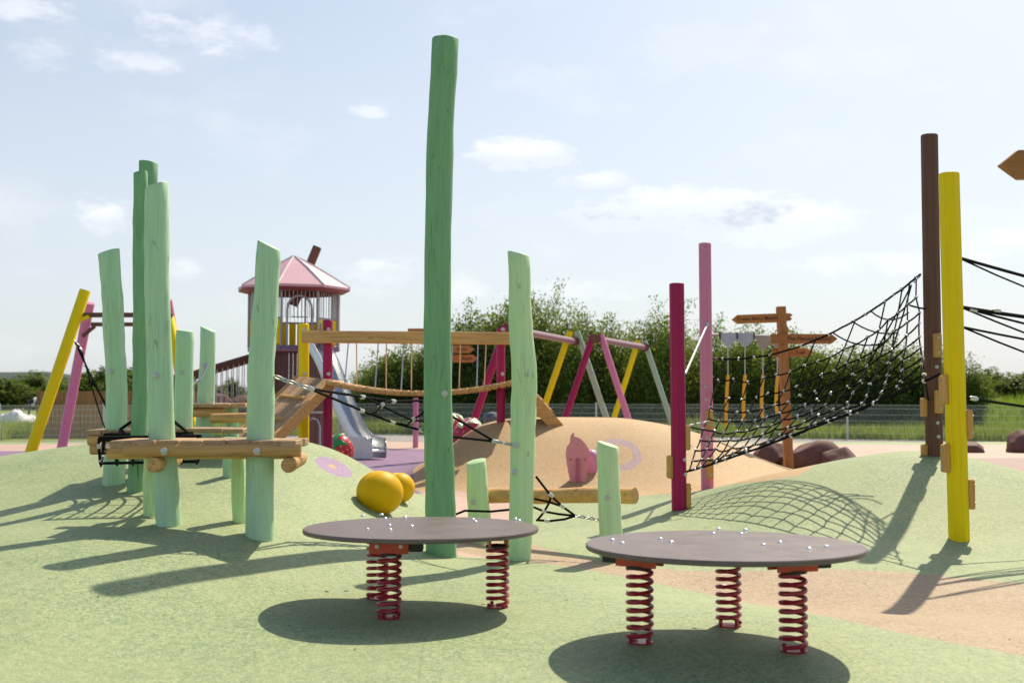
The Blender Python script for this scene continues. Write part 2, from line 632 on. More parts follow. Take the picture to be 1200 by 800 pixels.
Z_path = chaikin([(9, 1.5), (4.2, 4.6)] + gp([(1200, 768), (1010, 735), (885, 706), (780, 685), (690, 668), (620, 658), (545, 648), (512, 636)]) +
                 gp([(530, 622), (600, 622), (620, 636), (660, 649), (720, 661), (800, 668), (900, 668), (1010, 666), (1200, 684)]) + [(5.4, 8.5), (9, 7.6)])
Z_pink = chaikin(gp([(512, 650), (524, 612), (512, 590), (490, 574)]) + [(-.9, 15.9), (-.2, 15.8)] + gp([(604, 584), (606, 600), (612, 622), (618, 650)]))
Z_sand = chaikin(gp([(484, 574), (520, 584), (600, 584), (700, 586), (760, 578), (830, 573), (880, 567), (925, 559), (948, 553)]) +
                 [(5.6, 18.0), (6.2, 22), (4.5, 26.2), (0, 26.6), (-1.5, 25), (-1.75, 22), (-1.7, 19), (-1.5, 17.0)])
Z_purple = [(-30, 13.6), (-8, 15.6), (-5, 16.0), (-2.6, 15.4), (-1.7, 14.9), (-.9, 16.4), (-.6, 18), (-.6, 28), (-2, 30), (-30, 27)]
Z_mauve = chaikin([(4.5, 17.2), (5.2, 15.4), (6.4, 14.6), (8, 13.4), (10, 11.8), (40, 9), (40, 25.5), (6, 25.5), (4.6, 25), (4, 22)])
Z_pale = [(-30, 26), (-1.2, 26), (3, 24), (40, 24), (40, 30.5), (15, 31.6), (5, 33.2), (-5, 34), (-30, 30)]


def ellipse(px, py, rx, ry, rot=0, n=40):
    c = G(px, py); o = []
    for k in range(n):
        a = 2 * math.pi * k / n
        x, y = rx * math.cos(a), ry * math.sin(a)
        o.append((c.x + x * math.cos(rot) - y * math.sin(rot), c.y + x * math.sin(rot) + y * math.cos(rot)))
    return o


M['inlay'] = rubber('rubber_lilac', (.27, .165, .30), (.35, .24, .39), (.2, .12, .22))
M['inlay2'] = rubber('rubber_faded_lilac', (.33, .215, .24), (.42, .3, .33), (.25, .16, .17))
ZONES = [('marking_sand', ellipse(391, 547, .06, .10), 'rub_sand'), ('marking_lilac', ellipse(391, 546, .19, .36), 'inlay'),
         ('marking_core', ellipse(724, 532, .24, .26), 'rub_sand'), ('marking_ring', ellipse(724, 532, .36, .44), 'inlay2'),
         ('path_tan', Z_path, 'rub_tan'), ('path_pale_pink', Z_pink, 'rub_pink'), ('mound_sand', Z_sand, 'rub_sand'),
         ('plaza_purple', Z_purple, 'rub_purple'), ('ground_mauve', Z_mauve, 'rub_mauve'), ('ground_pale_pink', Z_pale, 'rub_pink')]


def sdf(poly, X, Y):
    d = np.full(X.shape, 1e9); ins = np.zeros(X.shape, bool)
    for i in range(len(poly)):
        ax, ay = poly[i]; bx, by = poly[(i + 1) % len(poly)]
        ex, ey = bx - ax, by - ay
        l2 = ex * ex + ey * ey + 1e-12
        t_ = np.clip(((X - ax) * ex + (Y - ay) * ey) / l2, 0, 1)
        d = np.minimum(d, np.hypot(X - ax - t_ * ex, Y - ay - t_ * ey))
        c1 = (ay > Y) != (by > Y)
        with np.errstate(divide='ignore', invalid='ignore'):
            xi = ax + (Y - ay) / (by - ay if by != ay else 1e-9) * ex
        ins ^= c1 & (X < xi)
    return np.where(ins, d, -d)


def build_ground():
    st = .1
    xs = np.arange(-17, 18.01, st); ys = np.arange(-5, 34.01, st)
    X, Y = np.meshgrid(xs, ys)
    Zh = h(X, Y)
    S = [sdf(z[1], X, Y) for z in ZONES]
    # back edge of the rubber: falls away under the gravel
    bins = {i: ([], [], {}) for i in range(len(ZONES) + 1)}

    def vid(b, p):
        k = (round(p[0], 4), round(p[1], 4))
        if k in b[2]:
            return b[2][k]
        b[2][k] = len(b[0]); b[0].append((p[0], p[1], p[2]))
        return b[2][k]

    def clip(poly, k, sign):
        out = []
        n = len(poly)
        for i in range(n):
            a, b = poly[i], poly[(i + 1) % n]
            fa, fb = a[3 + k] * sign, b[3 + k] * sign
            if fa >= 0: out.append(a)
            if (fa >= 0) != (fb >= 0):
                t_ = fa / (fa - fb)
                out.append(tuple(u + (v - u) * t_ for u, v in zip(a, b)))
        return out
    ny, nx = X.shape
    nz = len(ZONES)
    pos = [s > 0 for s in S]
    lab = np.full(X.shape, nz)
    for k in range(nz - 1, -1, -1):
        lab[pos[k]] = k
    allsame = np.ones((ny - 1, nx - 1), bool)
    for k in range(nz):
        p = pos[k]
        c = p[:-1, :-1].astype(int) + p[1:, :-1] + p[:-1, 1:] + p[1:, 1:]
        allsame &= (c == 0) | (c == 4)
    for j in range(ny - 1):
        for i in range(nx - 1):
            cs = ((j, i), (j, i + 1), (j + 1, i + 1), (j + 1, i))
            if allsame[j, i]:
                b = bins[lab[j, i]]
                b[1].append(tuple(vid(b, (xs[q], ys[p], Zh[p, q])) for p, q in cs))
            else:
                poly = [(xs[q], ys[p], Zh[p, q]) + tuple(S[k][p, q] for k in range(nz)) for p, q in cs]
                for k in range(nz):
                    ins = clip(poly, k, 1)
                    if len(ins) > 2:
                        b = bins[k]
                        f = [vid(b, v) for v in ins]
                        f = [a for n_, a in enumerate(f) if a != f[n_ - 1]]
                        if len(f) > 2: b[1].append(tuple(f))
                    poly = clip(poly, k, -1)
                    if len(poly) < 3:
                        break
                else:
                    b = bins[nz]
                    f = [vid(b, v) for v in poly]
                    f = [a for n_, a in enumerate(f) if a != f[n_ - 1]]
                    if len(f) > 2: b[1].append(tuple(f))
    names = [z[0] for z in ZONES] + ['ground_green']
    mats = [z[2] for z in ZONES] + ['rub_green']
    for k, b in bins.items():
        if not b[1]:
            continue
        mb = MB(); mb.v = b[0]; mb.f = b[1]
        o = mb.build(names[k], M[mats[k]], angle=80)
        tag(o, kind='structure')


build_ground()

t = T('meadow_grass').set(.9)
v = t.coord()
g = t.noise(v, 1.2, 8, .7); g2 = t.noise(v, .08, 4, .6)
col = t.ramp(g, [(.3, (.09, .14, .022)), (.5, (.16, .23, .035)), (.72, (.25, .30, .06))])
col = t.mix(t.ramp(g2, [(.45, (0, 0, 0)), (.65, (.5, .5, .5))]), col, (.2, .2, .06))
t.color(col); M['meadow'] = t.m
mb = MB()
fxs, fys = [-4000, -16.95, 17.95, 4000], [-400, -4.95, 33.95, 6000]
mb.add([(x, y, -.1) for y in fys for x in fxs], [(j * 4 + i, j * 4 + i + 1, j * 4 + i + 5, j * 4 + i + 4) for j in range(3) for i in range(3) if (i, j) != (1, 1)])
tag(mb.build('field', M['meadow']), kind='structure')

t = T('gravel').set(.9)
v = t.coord()
vo = t.n('ShaderNodeTexVoronoi'); vo.inputs['Scale'].default_value = 16; t.l(v, vo.inputs['Vector'])
s_ = t.n('ShaderNodeSeparateColor'); t.l(vo.outputs['Color'], s_.inputs[0])
t.color(t.ramp(s_.outputs[0], [(0, (.16, .15, .15)), (.5, (.3, .28, .27)), (1, (.45, .43, .42))]))
t.bump(vo.outputs['Distance'], .8, .03); M['gravel'] = t.m
mb = MB()
mb.add([(-40, 28, -.05), (40, 28, -.05), (40, 27.5, -.05), (40, 31, -.05), (16.5, 35.2, -.05), (6, 39.6, -.05), (-6, 42, -.05), (-13, 36, -.05), (-40, 30, -.05)],
       [(0, 1, 3, 4, 5, 6, 7, 8)])
tag(mb.build('gravel_strip', M['gravel'], smooth=False), kind='structure')


# ------------------------------------------------------------------ logs and poles
def log_px(pts, Y, bury=.2, cut=(0, 0), seed=0, wob=.010, sides=18, sub=5):
    """an uneven log: pts = (px, py, width px) from top to bottom, at distance Y;
    cut = slope of the sawn top along x and y"""
    rs = random.Random(seed)
    rows = []
    pts = list(pts)
    for i in range(len(pts) - 1):
        for k in range(sub):
            t_ = k / sub
            a, b = pts[i], pts[i + 1]
            rows.append([a[j] + (b[j] - a[j]) * t_ for j in range(3)])
    rows.append(list(pts[-1]))
    # smooth the centre line
    for _ in range(2):
        rows = [rows[0]] + [[(rows[i - 1][j] + 2 * rows[i][j] + rows[i + 1][j]) / 4 for j in range(3)] for i in range(1, len(rows) - 1)] + [rows[-1]]
    vs = []; n = len(rows)
    off = Vector((rs.random() * 50, rs.random() * 50, 0))
    world = [(P(x, y, Y), wd / FP * Y / 2) for x, y, wd in rows]
    lo, lr = world[-1]
    world.append((Vector((lo.x, lo.y, lo.z - bury)), lr))
    ztop = world[0][0].z
    for i, (c, r) in enumerate(world):
        for k in range(sides):
            a = 2 * math.pi * k / sides
            d = noise.noise(Vector((math.cos(a) * .9, math.sin(a) * .9, c.z * 1.6)) + off)
            rr = r * (1 + .09 * d) + wob * noise.noise(Vector((math.cos(a) * 2.5, math.sin(a) * 2.5, c.z * 7)) + off)
            x, y = rr * math.cos(a), rr * math.sin(a)
            z = c.z
            if i == 0:
                z += cut[0] * x + cut[1] * y
            elif abs(c.z - ztop) < .3:
                f = 1 - abs(c.z - ztop) / .3
                z += (cut[0] * x + cut[1] * y) * f * .85
            vs.append((c.x + x, c.y + y, z))
    # softened rim: an inner ring slightly above the outer one
    nv = len(vs)
    c, r = world[0]
    for k in range(sides):
        v0 = Vector(vs[k])
        inn = Vector((c.x + (v0.x - c.x) * .93, c.y + (v0.y - c.y) * .93, 0))
        inn.z = c.z + cut[0] * (inn.x - c.x) + cut[1] * (inn.y - c.y) + .008
        vs.append(inn)
    fs = []
    for i in range(len(world) - 1):
        for k in range(sides):
            k2 = (k + 1) % sides
            fs.append((i * sides + k2, i * sides + k, (i + 1) * sides + k, (i + 1) * sides + k2))
    for k in range(sides):
        k2 = (k + 1) % sides
        fs.append((k, k2, nv + k2, nv + k))
    fs.append(tuple(nv + k for k in range(sides)))
    fs.append(tuple((len(world) - 1) * sides + k for k in range(sides))[::-1])
    return MB().add(vs, fs), world


def bolt(mb, c, nrm, r=.028, hgt=.016):
    Mx = Vector(nrm).to_track_quat('Z', 'Y').to_matrix()
    mb.lathe([(r, 0), (r, hgt * .3), (r * .62, hgt * .35), (r * .62, hgt), (r * .5, hgt * 1.15), (0, hgt * 1.15)], c, 10, Mx)


def face_bolt(parent, px, py, Y, r_log, mat=None):
    """bolt head on the side of a log that faces the viewer"""
    p = P(px, py, Y)
    mb = MB(); bolt(mb, (p.x, p.y - r_log * 1.0, p.z), (0, -1, .0))
    return mb.build('bolt', mat or M['zinc'], parent)


def rope_pts(a, b, sag=0.0, n=10):
    a, b = Vector(a), Vector(b)
    return [a.lerp(b, i / n) - Vector((0, 0, 4 * sag * (i / n) * (1 - i / n))) for i in range(n + 1)]


def chain(mb, a, b, link=.045, r=.006):
    a, b = Vector(a), Vector(b)
    n = max(2, int((b - a).length / link))
    d = (b - a).normalized()
    u = d.orthogonal().normalized(); v_ = d.cross(u)
    for i in range(n):
        c = a.lerp(b, (i + .5) / n)
        s_ = u if i % 2 else v_
        ring = []
        for k in range(9):
            q = 2 * math.pi * k / 8
            ring.append(c + d * (link * .75 * math.cos(q)) + s_ * (link * .32 * math.sin(q)))
        mb.tube(ring, r, 4, caps=False)


# ---- tall lone posts of the rope trail
def green_post(pts, mat, label, cut=(0, 0), seed=0, Y=None, bolts=(), group='green timber posts of the rope trail'):
    Y = Y or G(pts[-1][0], pts[-1][1]).y
    mb, wd = log_px(pts, Y, cut=cut, seed=seed)
    base = Vector((wd[-2][0].x, wd[-2][0].y, wd[-2][0].z))
    t_ = thing('timber_post', base, label, 'post', group)
    mb.build('trunk', mat, t_, angle=50)
    for (bx, by) in bolts:
        r = min(wd, key=lambda q: abs(q[0].z - P(bx, by, Y).z))[1]
        face_bolt(t_, bx, by, Y, r * .98)
    return t_, Y, wd


tall, Yt, _ = green_post([(522, 46, 31), (516, 150, 31), (513, 300, 31), (512, 450, 33), (516, 560, 34), (517, 650, 36)], M['green'],
                         'tallest green timber post rising above everything in the centre', (-.05, .05), 3, bolts=[(522, 461)])
s2, Ys2, _ = green_post([(608, 298, 26), (610, 380, 27), (615, 440, 30), (612, 520, 28), (611, 600, 29), (609, 655, 28)], M['lime'],
                        'light green wavy timber post just right of the tallest post', (-.25, .05), 4, bolts=[(604, 521), (603, 552)])
st, Yst, _ = green_post([(712, 521, 26), (713, 570, 26), (716, 635, 28), (718, 655, 30)], M['lime'],
                        'short green stump with slanted top behind the right spring platform', (-.3, .1), 5, bolts=[(711, 582)])
st2, Yst2, _ = green_post([(558, 541, 23), (560, 585, 25), (563, 625, 27)], M['lime'],
                          'narrow green stump with slanted top between the two central green posts', (.25, .2), 6, Y=11.0, bolts=[(555, 587)])

# ---- horizontal balance log
mb = MB()
a = P(566, 581, 11.15); b = P(744, 580, Yst + .26)
n_ = 16
pts = [a.lerp(b, i / n_) + Vector((0, 0, .005 * math.sin(i * .7))) for i in range(n_ + 1)]
lg = thing('balance_log', (a + b) / 2, 'horizontal round balance log fixed behind the slanted green stumps', 'log')
mb.tube(pts, [.073 + .002 * math.sin(i * 1.3) for i in range(n_ + 1)], 16)
mb.build('log', M['wood_x'], lg, angle=35)
mb = MB(); bolt(mb, b + Vector((-.2, -.078, 0)), (0, -1, 0), .022); mb.build('bolt', M['zinc'], lg)


# ---- platforms of the left mound
def plank_row(parent, x0, x1, y0, y1, z, n, thick=.045, jitter=.02, mat=None, seed=1, slope=0):
    rs = random.Random(seed)
    wdt = (x1 - x0) / n
    for i in range(n):
        cx = x0 + (i + .5) * wdt
        dy0 = rs.uniform(-jitter, jitter); dy1 = rs.uniform(-jitter, jitter)
        mb = MB()
        mb.box((cx, (y0 + dy0 + y1 + dy1) / 2, z + rs.uniform(-.003, .003)), (wdt - .008, y1 + dy1 - y0 - dy0, thick), bev=.006)
        mb.build('plank', mat or M['deck'], parent, angle=30)


def round_log(parent, a, b, r, mat, name='beam', sides=14):
    mb = MB(); a, b = Vector(a), Vector(b)
    d = (b - a).normalized()
    pts = [a, a + d * .012] + [a.lerp(b, k / 8) for k in range(1, 8)] + [b - d * .012, b]
    rr = [r * .88, r] + [r * (1 + .02 * math.sin(k * 2.1)) for k in range(1, 8)] + [r, r * .88]
    mb.tube(pts, rr, sides)
    return mb.build(name, mat, parent, angle=35)


# front platform
pL = [(184, 219, 27), (184, 330, 28), (187, 420, 29), (190, 508, 29), (198, 621, 29)]
pR = [(315, 288, 28), (311, 360, 29), (305, 440, 31), (305, 505, 32), (304, 620, 33)]
Yf = (G(198, 621).y + G(304, 620).y) / 2
gl = G(198, 621)
front = thing('climbing_platform', (P(250, 615, Yf).x, Yf, P(250, 615, Yf).z), 'front timber platform with two tall mint posts on the left mound', 'platform', 'timber platforms of the left mound')
for pts, cut, sd_ in ((pL, (.35, 0), 11), (pR, (-.48, .1), 12)):
    mb, wl = log_px(pts, Yf, cut=cut, seed=sd_)
    mb.build('post', M['mint'], front, angle=50)
for pts in ([(177, 530, 15), (176, 575, 16), (177, 616, 16)], [(279, 530, 16), (279, 575, 16), (281, 613, 16)]):
    mb, wl = log_px(pts, Yf + .32, seed=pts[0][0])
    mb.build('post', M['lime'], front, angle=50)
zt = P(240, 516, Yf - .2).z
xl, xr = P(128, 515, Yf - .2).x, P(348, 515, Yf - .2).x
plank_row(front, xl, xr, Yf - .22, Yf + .30, zt - .028, 8, thick=.06, seed=2)
yb = Yf - .20
round_log(front, P(146, 527.5, yb), P(352, 527.5, yb), .052, M['wood_x'])
round_log(front, P(127, 527, yb + .4) - Vector((0, 0, .02)), P(345, 527, yb + .4) - Vector((0, 0, .02)), .052, M['wood_x'])
for px_ in (180, 338):
    c = P(px_, 545, yb - .06)
    round_log(front, c, (c.x - .05, c.y + .72, c.z + .01), .058, M['wood_y'])
c = P(150, 526, yb + .02); round_log(front, c, (c.x, c.y + .6, c.z), .05, M['wood_y'])
face_bolt(front, 195, 528, yb, .055); face_bolt(front, 303, 528, yb, .055)
face_bolt(front, 187, 440, Yf, .098)

# back left platform
bl_posts = [([(128, 295, 24), (132, 360, 24), (136, 440, 24), (136, 500, 25), (134, 566, 26)], 'mint', (.3, .1), G(134, 566).y, 21),
            ([(174, 191, 22), (174, 300, 22), (173, 400, 20), (172, 500, 20), (172, 560, 20)], 'green', (-.1, 0), G(134, 566).y + .25, 22),
            ([(165, 203, 16), (165, 300, 17), (165, 400, 18), (165, 480, 19), (159, 575, 20)], 'green', (.2, 0), G(159, 575).y, 23)]
Yb = bl_posts[0][3]
back = thing('climbing_platform', G(134, 566), 'smaller timber platform with tall dark green posts at the left of the mound', 'platform', 'timber platforms of the left mound')
for pts, mt, cut, yy, sd_ in bl_posts:
    mb, wl = log_px(pts, yy, cut=cut, seed=sd_)
    mb.build('post', M[mt], back, angle=50)
face_bolt(back, 134, 435, Yb, .1)
z2 = P(140, 506, Yb).z
xl, xr = P(106, 506, Yb).x, P(182, 506, Yb).x
plank_row(back, xl, xr, Yb - .12, Yb + .42, z2, 4, seed=4)
round_log(back, P(104, 516, Yb - .1), P(180, 516, Yb - .1), .05, M['wood_x'])
c = P(106, 526, Yb - .12); round_log(back, c, (c.x + .35, c.y + .05, c.z), .05, M['wood_x'])

# middle posts and low step platform on the crest
Ym = 11.2
mid = thing('climbing_platform', onground(P(213, 520, Ym).x, Ym), 'low timber step platform between the front platform and the crest', 'platform', 'timber platforms of the left mound')
mb, wl = log_px([(217, 388, 20), (216, 450, 21), (215, 500, 22), (212, 556, 22)], Ym, cut=(-.1, .1), seed=31)
mb.build('post', M['mint'], mid, angle=50)
mb, wl = log_px([(268, 513, 13), (268, 540, 13), (269, 572, 14)], 10.4, seed=32)
mb.build('post', M['mint'], mid, angle=50)
xl, xr = P(198, 505, Ym).x, P(292, 505, Ym).x
plank_row(mid, xl, xr, Ym - .25, Ym + .2, P(240, 505, Ym - .3).z, 4, mat=M['deck'], seed=5)
face_bolt(mid, 216, 437, Ym, .09)

Yc = 12.9
crest = thing('climbing_platform', onground(P(243, 505, Yc).x, Yc), 'rear timber platform with a slant-cut mint post on the mound crest', 'platform', 'timber platforms of the left mound')
mb, wl = log_px([(244, 386, 17), (243, 430, 18), (241, 475, 20), (239, 512, 20)], Yc, cut=(-.4, .1), seed=33)
mb.build('post', M['mint'], crest, angle=50)
mb, wl = log_px([(272, 478, 13), (272, 490, 14), (272, 512, 14)], Yc + .2, seed=34)
mb.build('post', M['mint'], crest, angle=50)
xl, xr = P(225, 474, Yc).x, P(296, 474, Yc).x
plank_row(crest, xl, xr, Yc - .35, Yc + .45, P(250, 475, Yc - .3).z, 4, seed=6)
round_log(crest, P(225, 483, Yc - .25), P(263, 483, Yc - .25), .055, M['wood_x'])
round_log(crest, P(247, 490, Yc - .45), P(293, 489, Yc - .45), .055, M['wood_x'])
face_bolt(crest, 241, 428, Yc, .09)
mb = MB()   # steel grab handle
hp = [P(243, 427, Yc - .1), P(240, 436, Yc - .16), P(234, 445, Yc - .2), P(228, 449, Yc - .16), P(220, 448, Yc - .1)]
mb.tube(hp, .012, 6); mb.build('grab_handle', M['steel'], crest)


# ------------------------------------------------------------------ rope nets
def net(name, loc, label, group=None, cat='rope net'):
    return thing(name, loc, label, cat, group)


def add_rope(parent, pts, r=.011, sides=5):
    return MB().tube(pts, r, sides).build('rope', M['rope'], parent, angle=60)


def connectors(parent, items, r=.02, ln=.055):
    mb = MB()
    for p, d in items:
        d = Vector(d).normalized()
        mb.tube([p - d * ln / 2, p - d * ln * .35, p + d * ln * .35, p + d * ln / 2], [r * .7, r, r, r * .7], 7)
    o = mb.build('connectors', M['clip'], parent)
    o['kind'] = 'stuff'
    return o


# hammock net of the big climber
YPu, YPi, YBr, YYe = G(796, 597).y, G(829, 573).y, G(1095, 533).y, G(1124, 631).y


def pole(px_top, py_top, px_b, py_b, wd, mat, label, blocks=(), bolts=(), bury=.2):
    base = G(px_b, py_b)
    top = P(px_top, py_top, base.y)
    r = wd / FP * base.y / 2
    t_ = thing('climbing_pole', base, label, 'pole', 'coloured poles of the climbing net')
    mb = MB()
    axis = (top - base).normalized()
    sides = 48
    rowz = [(-bury, 1), (0, 1), ((top - base).length * .5, 1), ((top - base).length - .02, 1), ((top - base).length - .006, .97), ((top - base).length, .9)]
    vs = []
    Mx = axis.to_track_quat('Z', 'Y').to_matrix()
    for zz, f in rowz:
        for k in range(sides):
            a = 2 * math.pi * k / sides
            rr = r * f * (1 - .07 * (1 if k % 6 == 0 else 0))     # shallow drying grooves
            vs.append(base + Mx @ Vector((rr * math.cos(a), rr * math.sin(a), zz)))
    fs = []
    for i in range(len(rowz) - 1):
        for k in range(sides):
            k2 = (k + 1) % sides
            fs.append((i * sides + k, i * sides + k2, (i + 1) * sides + k2, (i + 1) * sides + k))
    fs.append(tuple((len(rowz) - 1) * sides + k for k in range(sides)))
    mb.add(vs, fs)
    mb.build('shaft', mat, t_, angle=28)
    for (ang, y0, y1, wpx) in blocks:
        # ang: 0 faces the viewer, 90 faces right, 180 away
        a = R(ang)
        nrm = Vector((math.sin(a), -math.cos(a), 0))
        f0 = (base.z, P(px_b, y0, base.y).z, P(px_b, y1, base.y).z)
        zc = (f0[1] + f0[2]) / 2; hh = abs(f0[1] - f0[2])
        s_ = (zc - base.z) / (top.z - base.z)
        ax = base.lerp(top, s_)
        c = Vector((ax.x, ax.y, zc)) + nrm * (r + .022)
        tg = Vector((math.cos(a), math.sin(a), 0))
        mb = MB(); mb.box(c, (.095, .06, hh), bev=.012, axes=[tg, nrm, Vector((0, 0, 1))])
        bo = mb.build('foothold', M['block'], t_, angle=30)
        for dz in (-.3, .3):
            mb = MB(); bolt(mb, c + nrm * .03 + Vector((0, 0, hh * dz)), nrm, .016, .01); mb.build('bolt', M['zinc'], bo)
    for (bx, by) in bolts:
        p = P(bx, by, base.y)
        mb = MB(); bolt(mb, (p.x, p.y - r * .99, p.z), (0, -1, 0), .022); mb.build('bolt', M['zinc'], t_)
    return t_, base, top, r


pole(793, 332, 796, 597, 17.5, M['magenta'], 'dark magenta pole with wooden footholds at the left of the climbing net',
     [(80, 498, 527, 0), (-80, 533, 560, 0), (80, 566, 595, 0)], [(801, 538), (802, 555)])
pole(826, 285, 829, 573, 14.5, M['pink'], 'pale pink pole standing behind the dark magenta pole', [(10, 480, 502, 0), (10, 535, 560, 0)], [(826, 453), (826, 468), (827, 512), (827, 520)])
pole(1089, 158, 1095, 533, 19.5, M['brown'], 'tall brown pole on top of the right green mound',
     [(5, 391, 419, 0), (8, 457, 484, 0), (-85, 466, 488, 0), (-88, 520, 534, 0)], [(1094, 430), (1095, 495), (1096, 511)])
yb_, ybase, ytop, yr = pole(1112, 203, 1124, 631, 23.5, M['yellow'], 'bright yellow pole with wooden footholds in front of the brown pole',
                            [(-80, 439, 473, 0), (78, 480, 514, 0), (-82, 520, 553, 0), (78, 561, 596, 0)])

Bk0, Bk1 = P(836, 420, YPi), P(1079, 321, YBr)
Fr0, Fr1 = P(803, 553, YPu), P(1102, 438, YYe)
hn = net('climbing_net', (Bk0 + Fr1) / 2 - Vector((0, 0, 1.0)), 'large black rope net slung between the magenta, pink, brown and yellow poles')


def S(u, v_):
    bk = Bk0.lerp(Bk1, u) - Vector((0, 0, 4 * .30 * u * (1 - u)))
    fr = Fr0.lerp(Fr1, u) - Vector((0, 0, 4 * .05 * u * (1 - u)))
    p = bk.lerp(fr, v_)
    dep = .1 + .9 * u * (1 - u)
    dep = min(dep, .26)
    p.z -= dep * (4 * v_ * (1 - v_)) ** .9
    # pinch at both ends
    return p


NU, NV = 17, 9
us = [.035 + .93 * i / (NU - 1) for i in range(NU)]
vsn = [0, .15, .28, .39, .49, .59, .69, .79, .90, 1]
rs = random.Random(3)
jit = {(i, j): Vector((rs.uniform(-.02, .02), rs.uniform(-.02, .02), rs.uniform(-.02, .02))) for i in range(NU) for j in range(NV + 1)}


def SJ(i, j):
    e = 1 if 0 < j < NV else .25
    # cross ropes run aslant: their near ends lie further left
    u = us[i] + .16 * (.5 - vsn[j]) * math.sin(math.pi * us[i]) * 2
    return S(min(max(u, .02), .985), vsn[j]) + jit[(i, j)] * e


for j in range(NV + 1):
    ends0 = S(0, vsn[j] if j in (0, NV) else .5 + (vsn[j] - .5) * .8)
    pts = [SJ(i, j) for i in range(NU)]
    if j == 0:
        pts = [Bk0] + pts + [Bk1]
    elif j == NV:
        pts = [Fr0] + pts + [Fr1]
    # smooth through the knots, sagging between them
    fine = []
    for a, b in zip(pts[:-1], pts[1:]):
        sg = .012 if j not in (0, NV) else .003
        fine += rope_pts(a, b, sg, 3)[:-1]
    fine.append(pts[-1])
    add_rope(hn, fine, .0135 if j in (0, NV) else .0105)
for i in range(NU):
    pts = [SJ(i, j) for j in range(0 if i % 3 == 0 or i > 13 else 1, NV + 1)]
    fine = []
    for a, b in zip(pts[:-1], pts[1:]):
        fine += rope_pts(a, b, .006, 2)[:-1]
    fine.append(pts[-1])
    add_rope(hn, fine, .0095, 5)
items = []
for i in range(NU):
    for j in range(NV + 1):
        if rs.random() < (.9 if 0 < j < NV else .55):
            items.append((SJ(i, j), Vector((rs.uniform(-1, 1), rs.uniform(-.6, .6), rs.uniform(-1, 1)))))
connectors(hn, items, .0155, .048)
# stays from the net to the poles
low = S(.12, .75)
for a, b in ((P(801, 498, YPu), SJ(1, 5)), (P(836, 460, YPi), SJ(0, 2)), (P(1088, 362, YBr), SJ(15, 1)), (P(1088, 470, YBr), SJ(16, 5))):
    add_rope(hn, rope_pts(a, b, .01, 5), .012)
for a_, b_ in ((P(836, 420, YPi), S(.03, 0)), (P(806, 552, YPu), P(818, 549, YPu - .05)), (P(806, 499, YPu), P(830, 494, YPu + .1)), (Bk1, P(1071, 331, YBr + .02))):
    mb = MB(); chain(mb, a_, b_); mb.build('chain', M['zinc'], hn)
# small crossing ropes near the high corner
hc = P(1068, 334, YBr + .02)
add_rope(hn, rope_pts(hc, SJ(14, 3), .02, 6), .0095)
add_rope(hn, rope_pts(hc, SJ(12, 3), .02, 6), .0095)
for (a, b, s_) in (((1020, 364), (1065, 366), .1), ((998, 376), (1052, 390), .06), ((975, 389), (1035, 402), .08)):
    add_rope(hn, rope_pts(P(*a, YBr + .35), P(*b, YBr + .1), s_, 8), .0095)

# pale brace rod between magenta and pink poles
mb = MB(); a = P(803, 438, YPu); b = P(829, 380, YPi - .08)
mb.tube([a, b], .014, 6); bolt(mb, b, (0, -1, 0), .03)
tag(mb.build('brace_rod', M['zinc'], org=a), 'thin pale steel stay running from magenta pole up to pink pole', 'rod')

# net on the far side of the yellow pole, running out of the picture
rn = net('climbing_net', ybase + Vector((1.5, 0, 0)), 'black rope net leaving the picture to the right of the yellow pole')
far = Vector((7.6, 11.6, 0))
zf = hz_(far.x, far.y)
A0, A1, A2, A3 = P(1123, 302, YYe), P(1126, 360, YYe), P(1127, 383, YYe), P(1127, 465, YYe)
E0, E1, E2, E3 = [far + Vector((0, 0, k)) for k in (2.0 + zf, 1.95 + zf, 1.55 + zf, .95 + zf)]
add_rope(rn, rope_pts(A0, E0, .02, 8), .017)
add_rope(rn, rope_pts(A1, E1, .05, 8), .02)
add_rope(rn, rope_pts(A2, E2, .03, 8), .012)
add_rope(rn, rope_pts(A3, E3, .03, 8), .014)
add_rope(rn, rope_pts(A1, E2, .02, 8), .012)
add_rope(rn, rope_pts(A1, E3.lerp(E2, .5), .06, 8), .0105)
add_rope(rn, rope_pts(A2, E3.lerp(E2, .25), .08, 8), .0105)
add_rope(rn, rope_pts(A0, E1.lerp(E2, .3), .12, 8), .0095)
mid1 = A1.lerp(E2, .35); top1 = A1.lerp(E1, .55) - Vector((0, 0, .07))
for u in (.3, .45, .6, .75, .9):
    a = A1.lerp(E1, u) - Vector((0, 0, 4 * .05 * u * (1 - u))); b = A1.lerp(E2, u) - Vector((0, 0, 4 * .02 * u * (1 - u)))
    c = A3.lerp(E3, u) - Vector((0, 0, 4 * .03 * u * (1 - u)))
    add_rope(rn, rope_pts(a, b, .02, 4), .0095)
    if u > .3: add_rope(rn, rope_pts(b, c, .03, 5), .0095)
    add_rope(rn, rope_pts(a, A2.lerp(E2, min(1, u + .14)), .03, 5), .0095)
    add_rope(rn, rope_pts(b, A3.lerp(E3, min(1, u + .2)), .04, 5), .0095)
connectors(rn, [(A1.lerp(E1, .12), E1 - A1), (A1.lerp(E2, .04), E2 - A1), (A1.lerp(E2, .42), E2 - A1), (A3.lerp(E3, .04), E3 - A3)], .022, .09)
# the pole that carries its other end (outside the picture)
mb = MB(); mb.tube([far - Vector((0, 0, .2 - zf)), far + Vector((0, 0, 3.4 + zf))], .1, 20)
tag(mb.build('climbing_pole', M['pink'], org=far + Vector((0, 0, zf))), 'pink pole beyond the right edge holding the second net', 'pole', 'coloured poles of the climbing net')

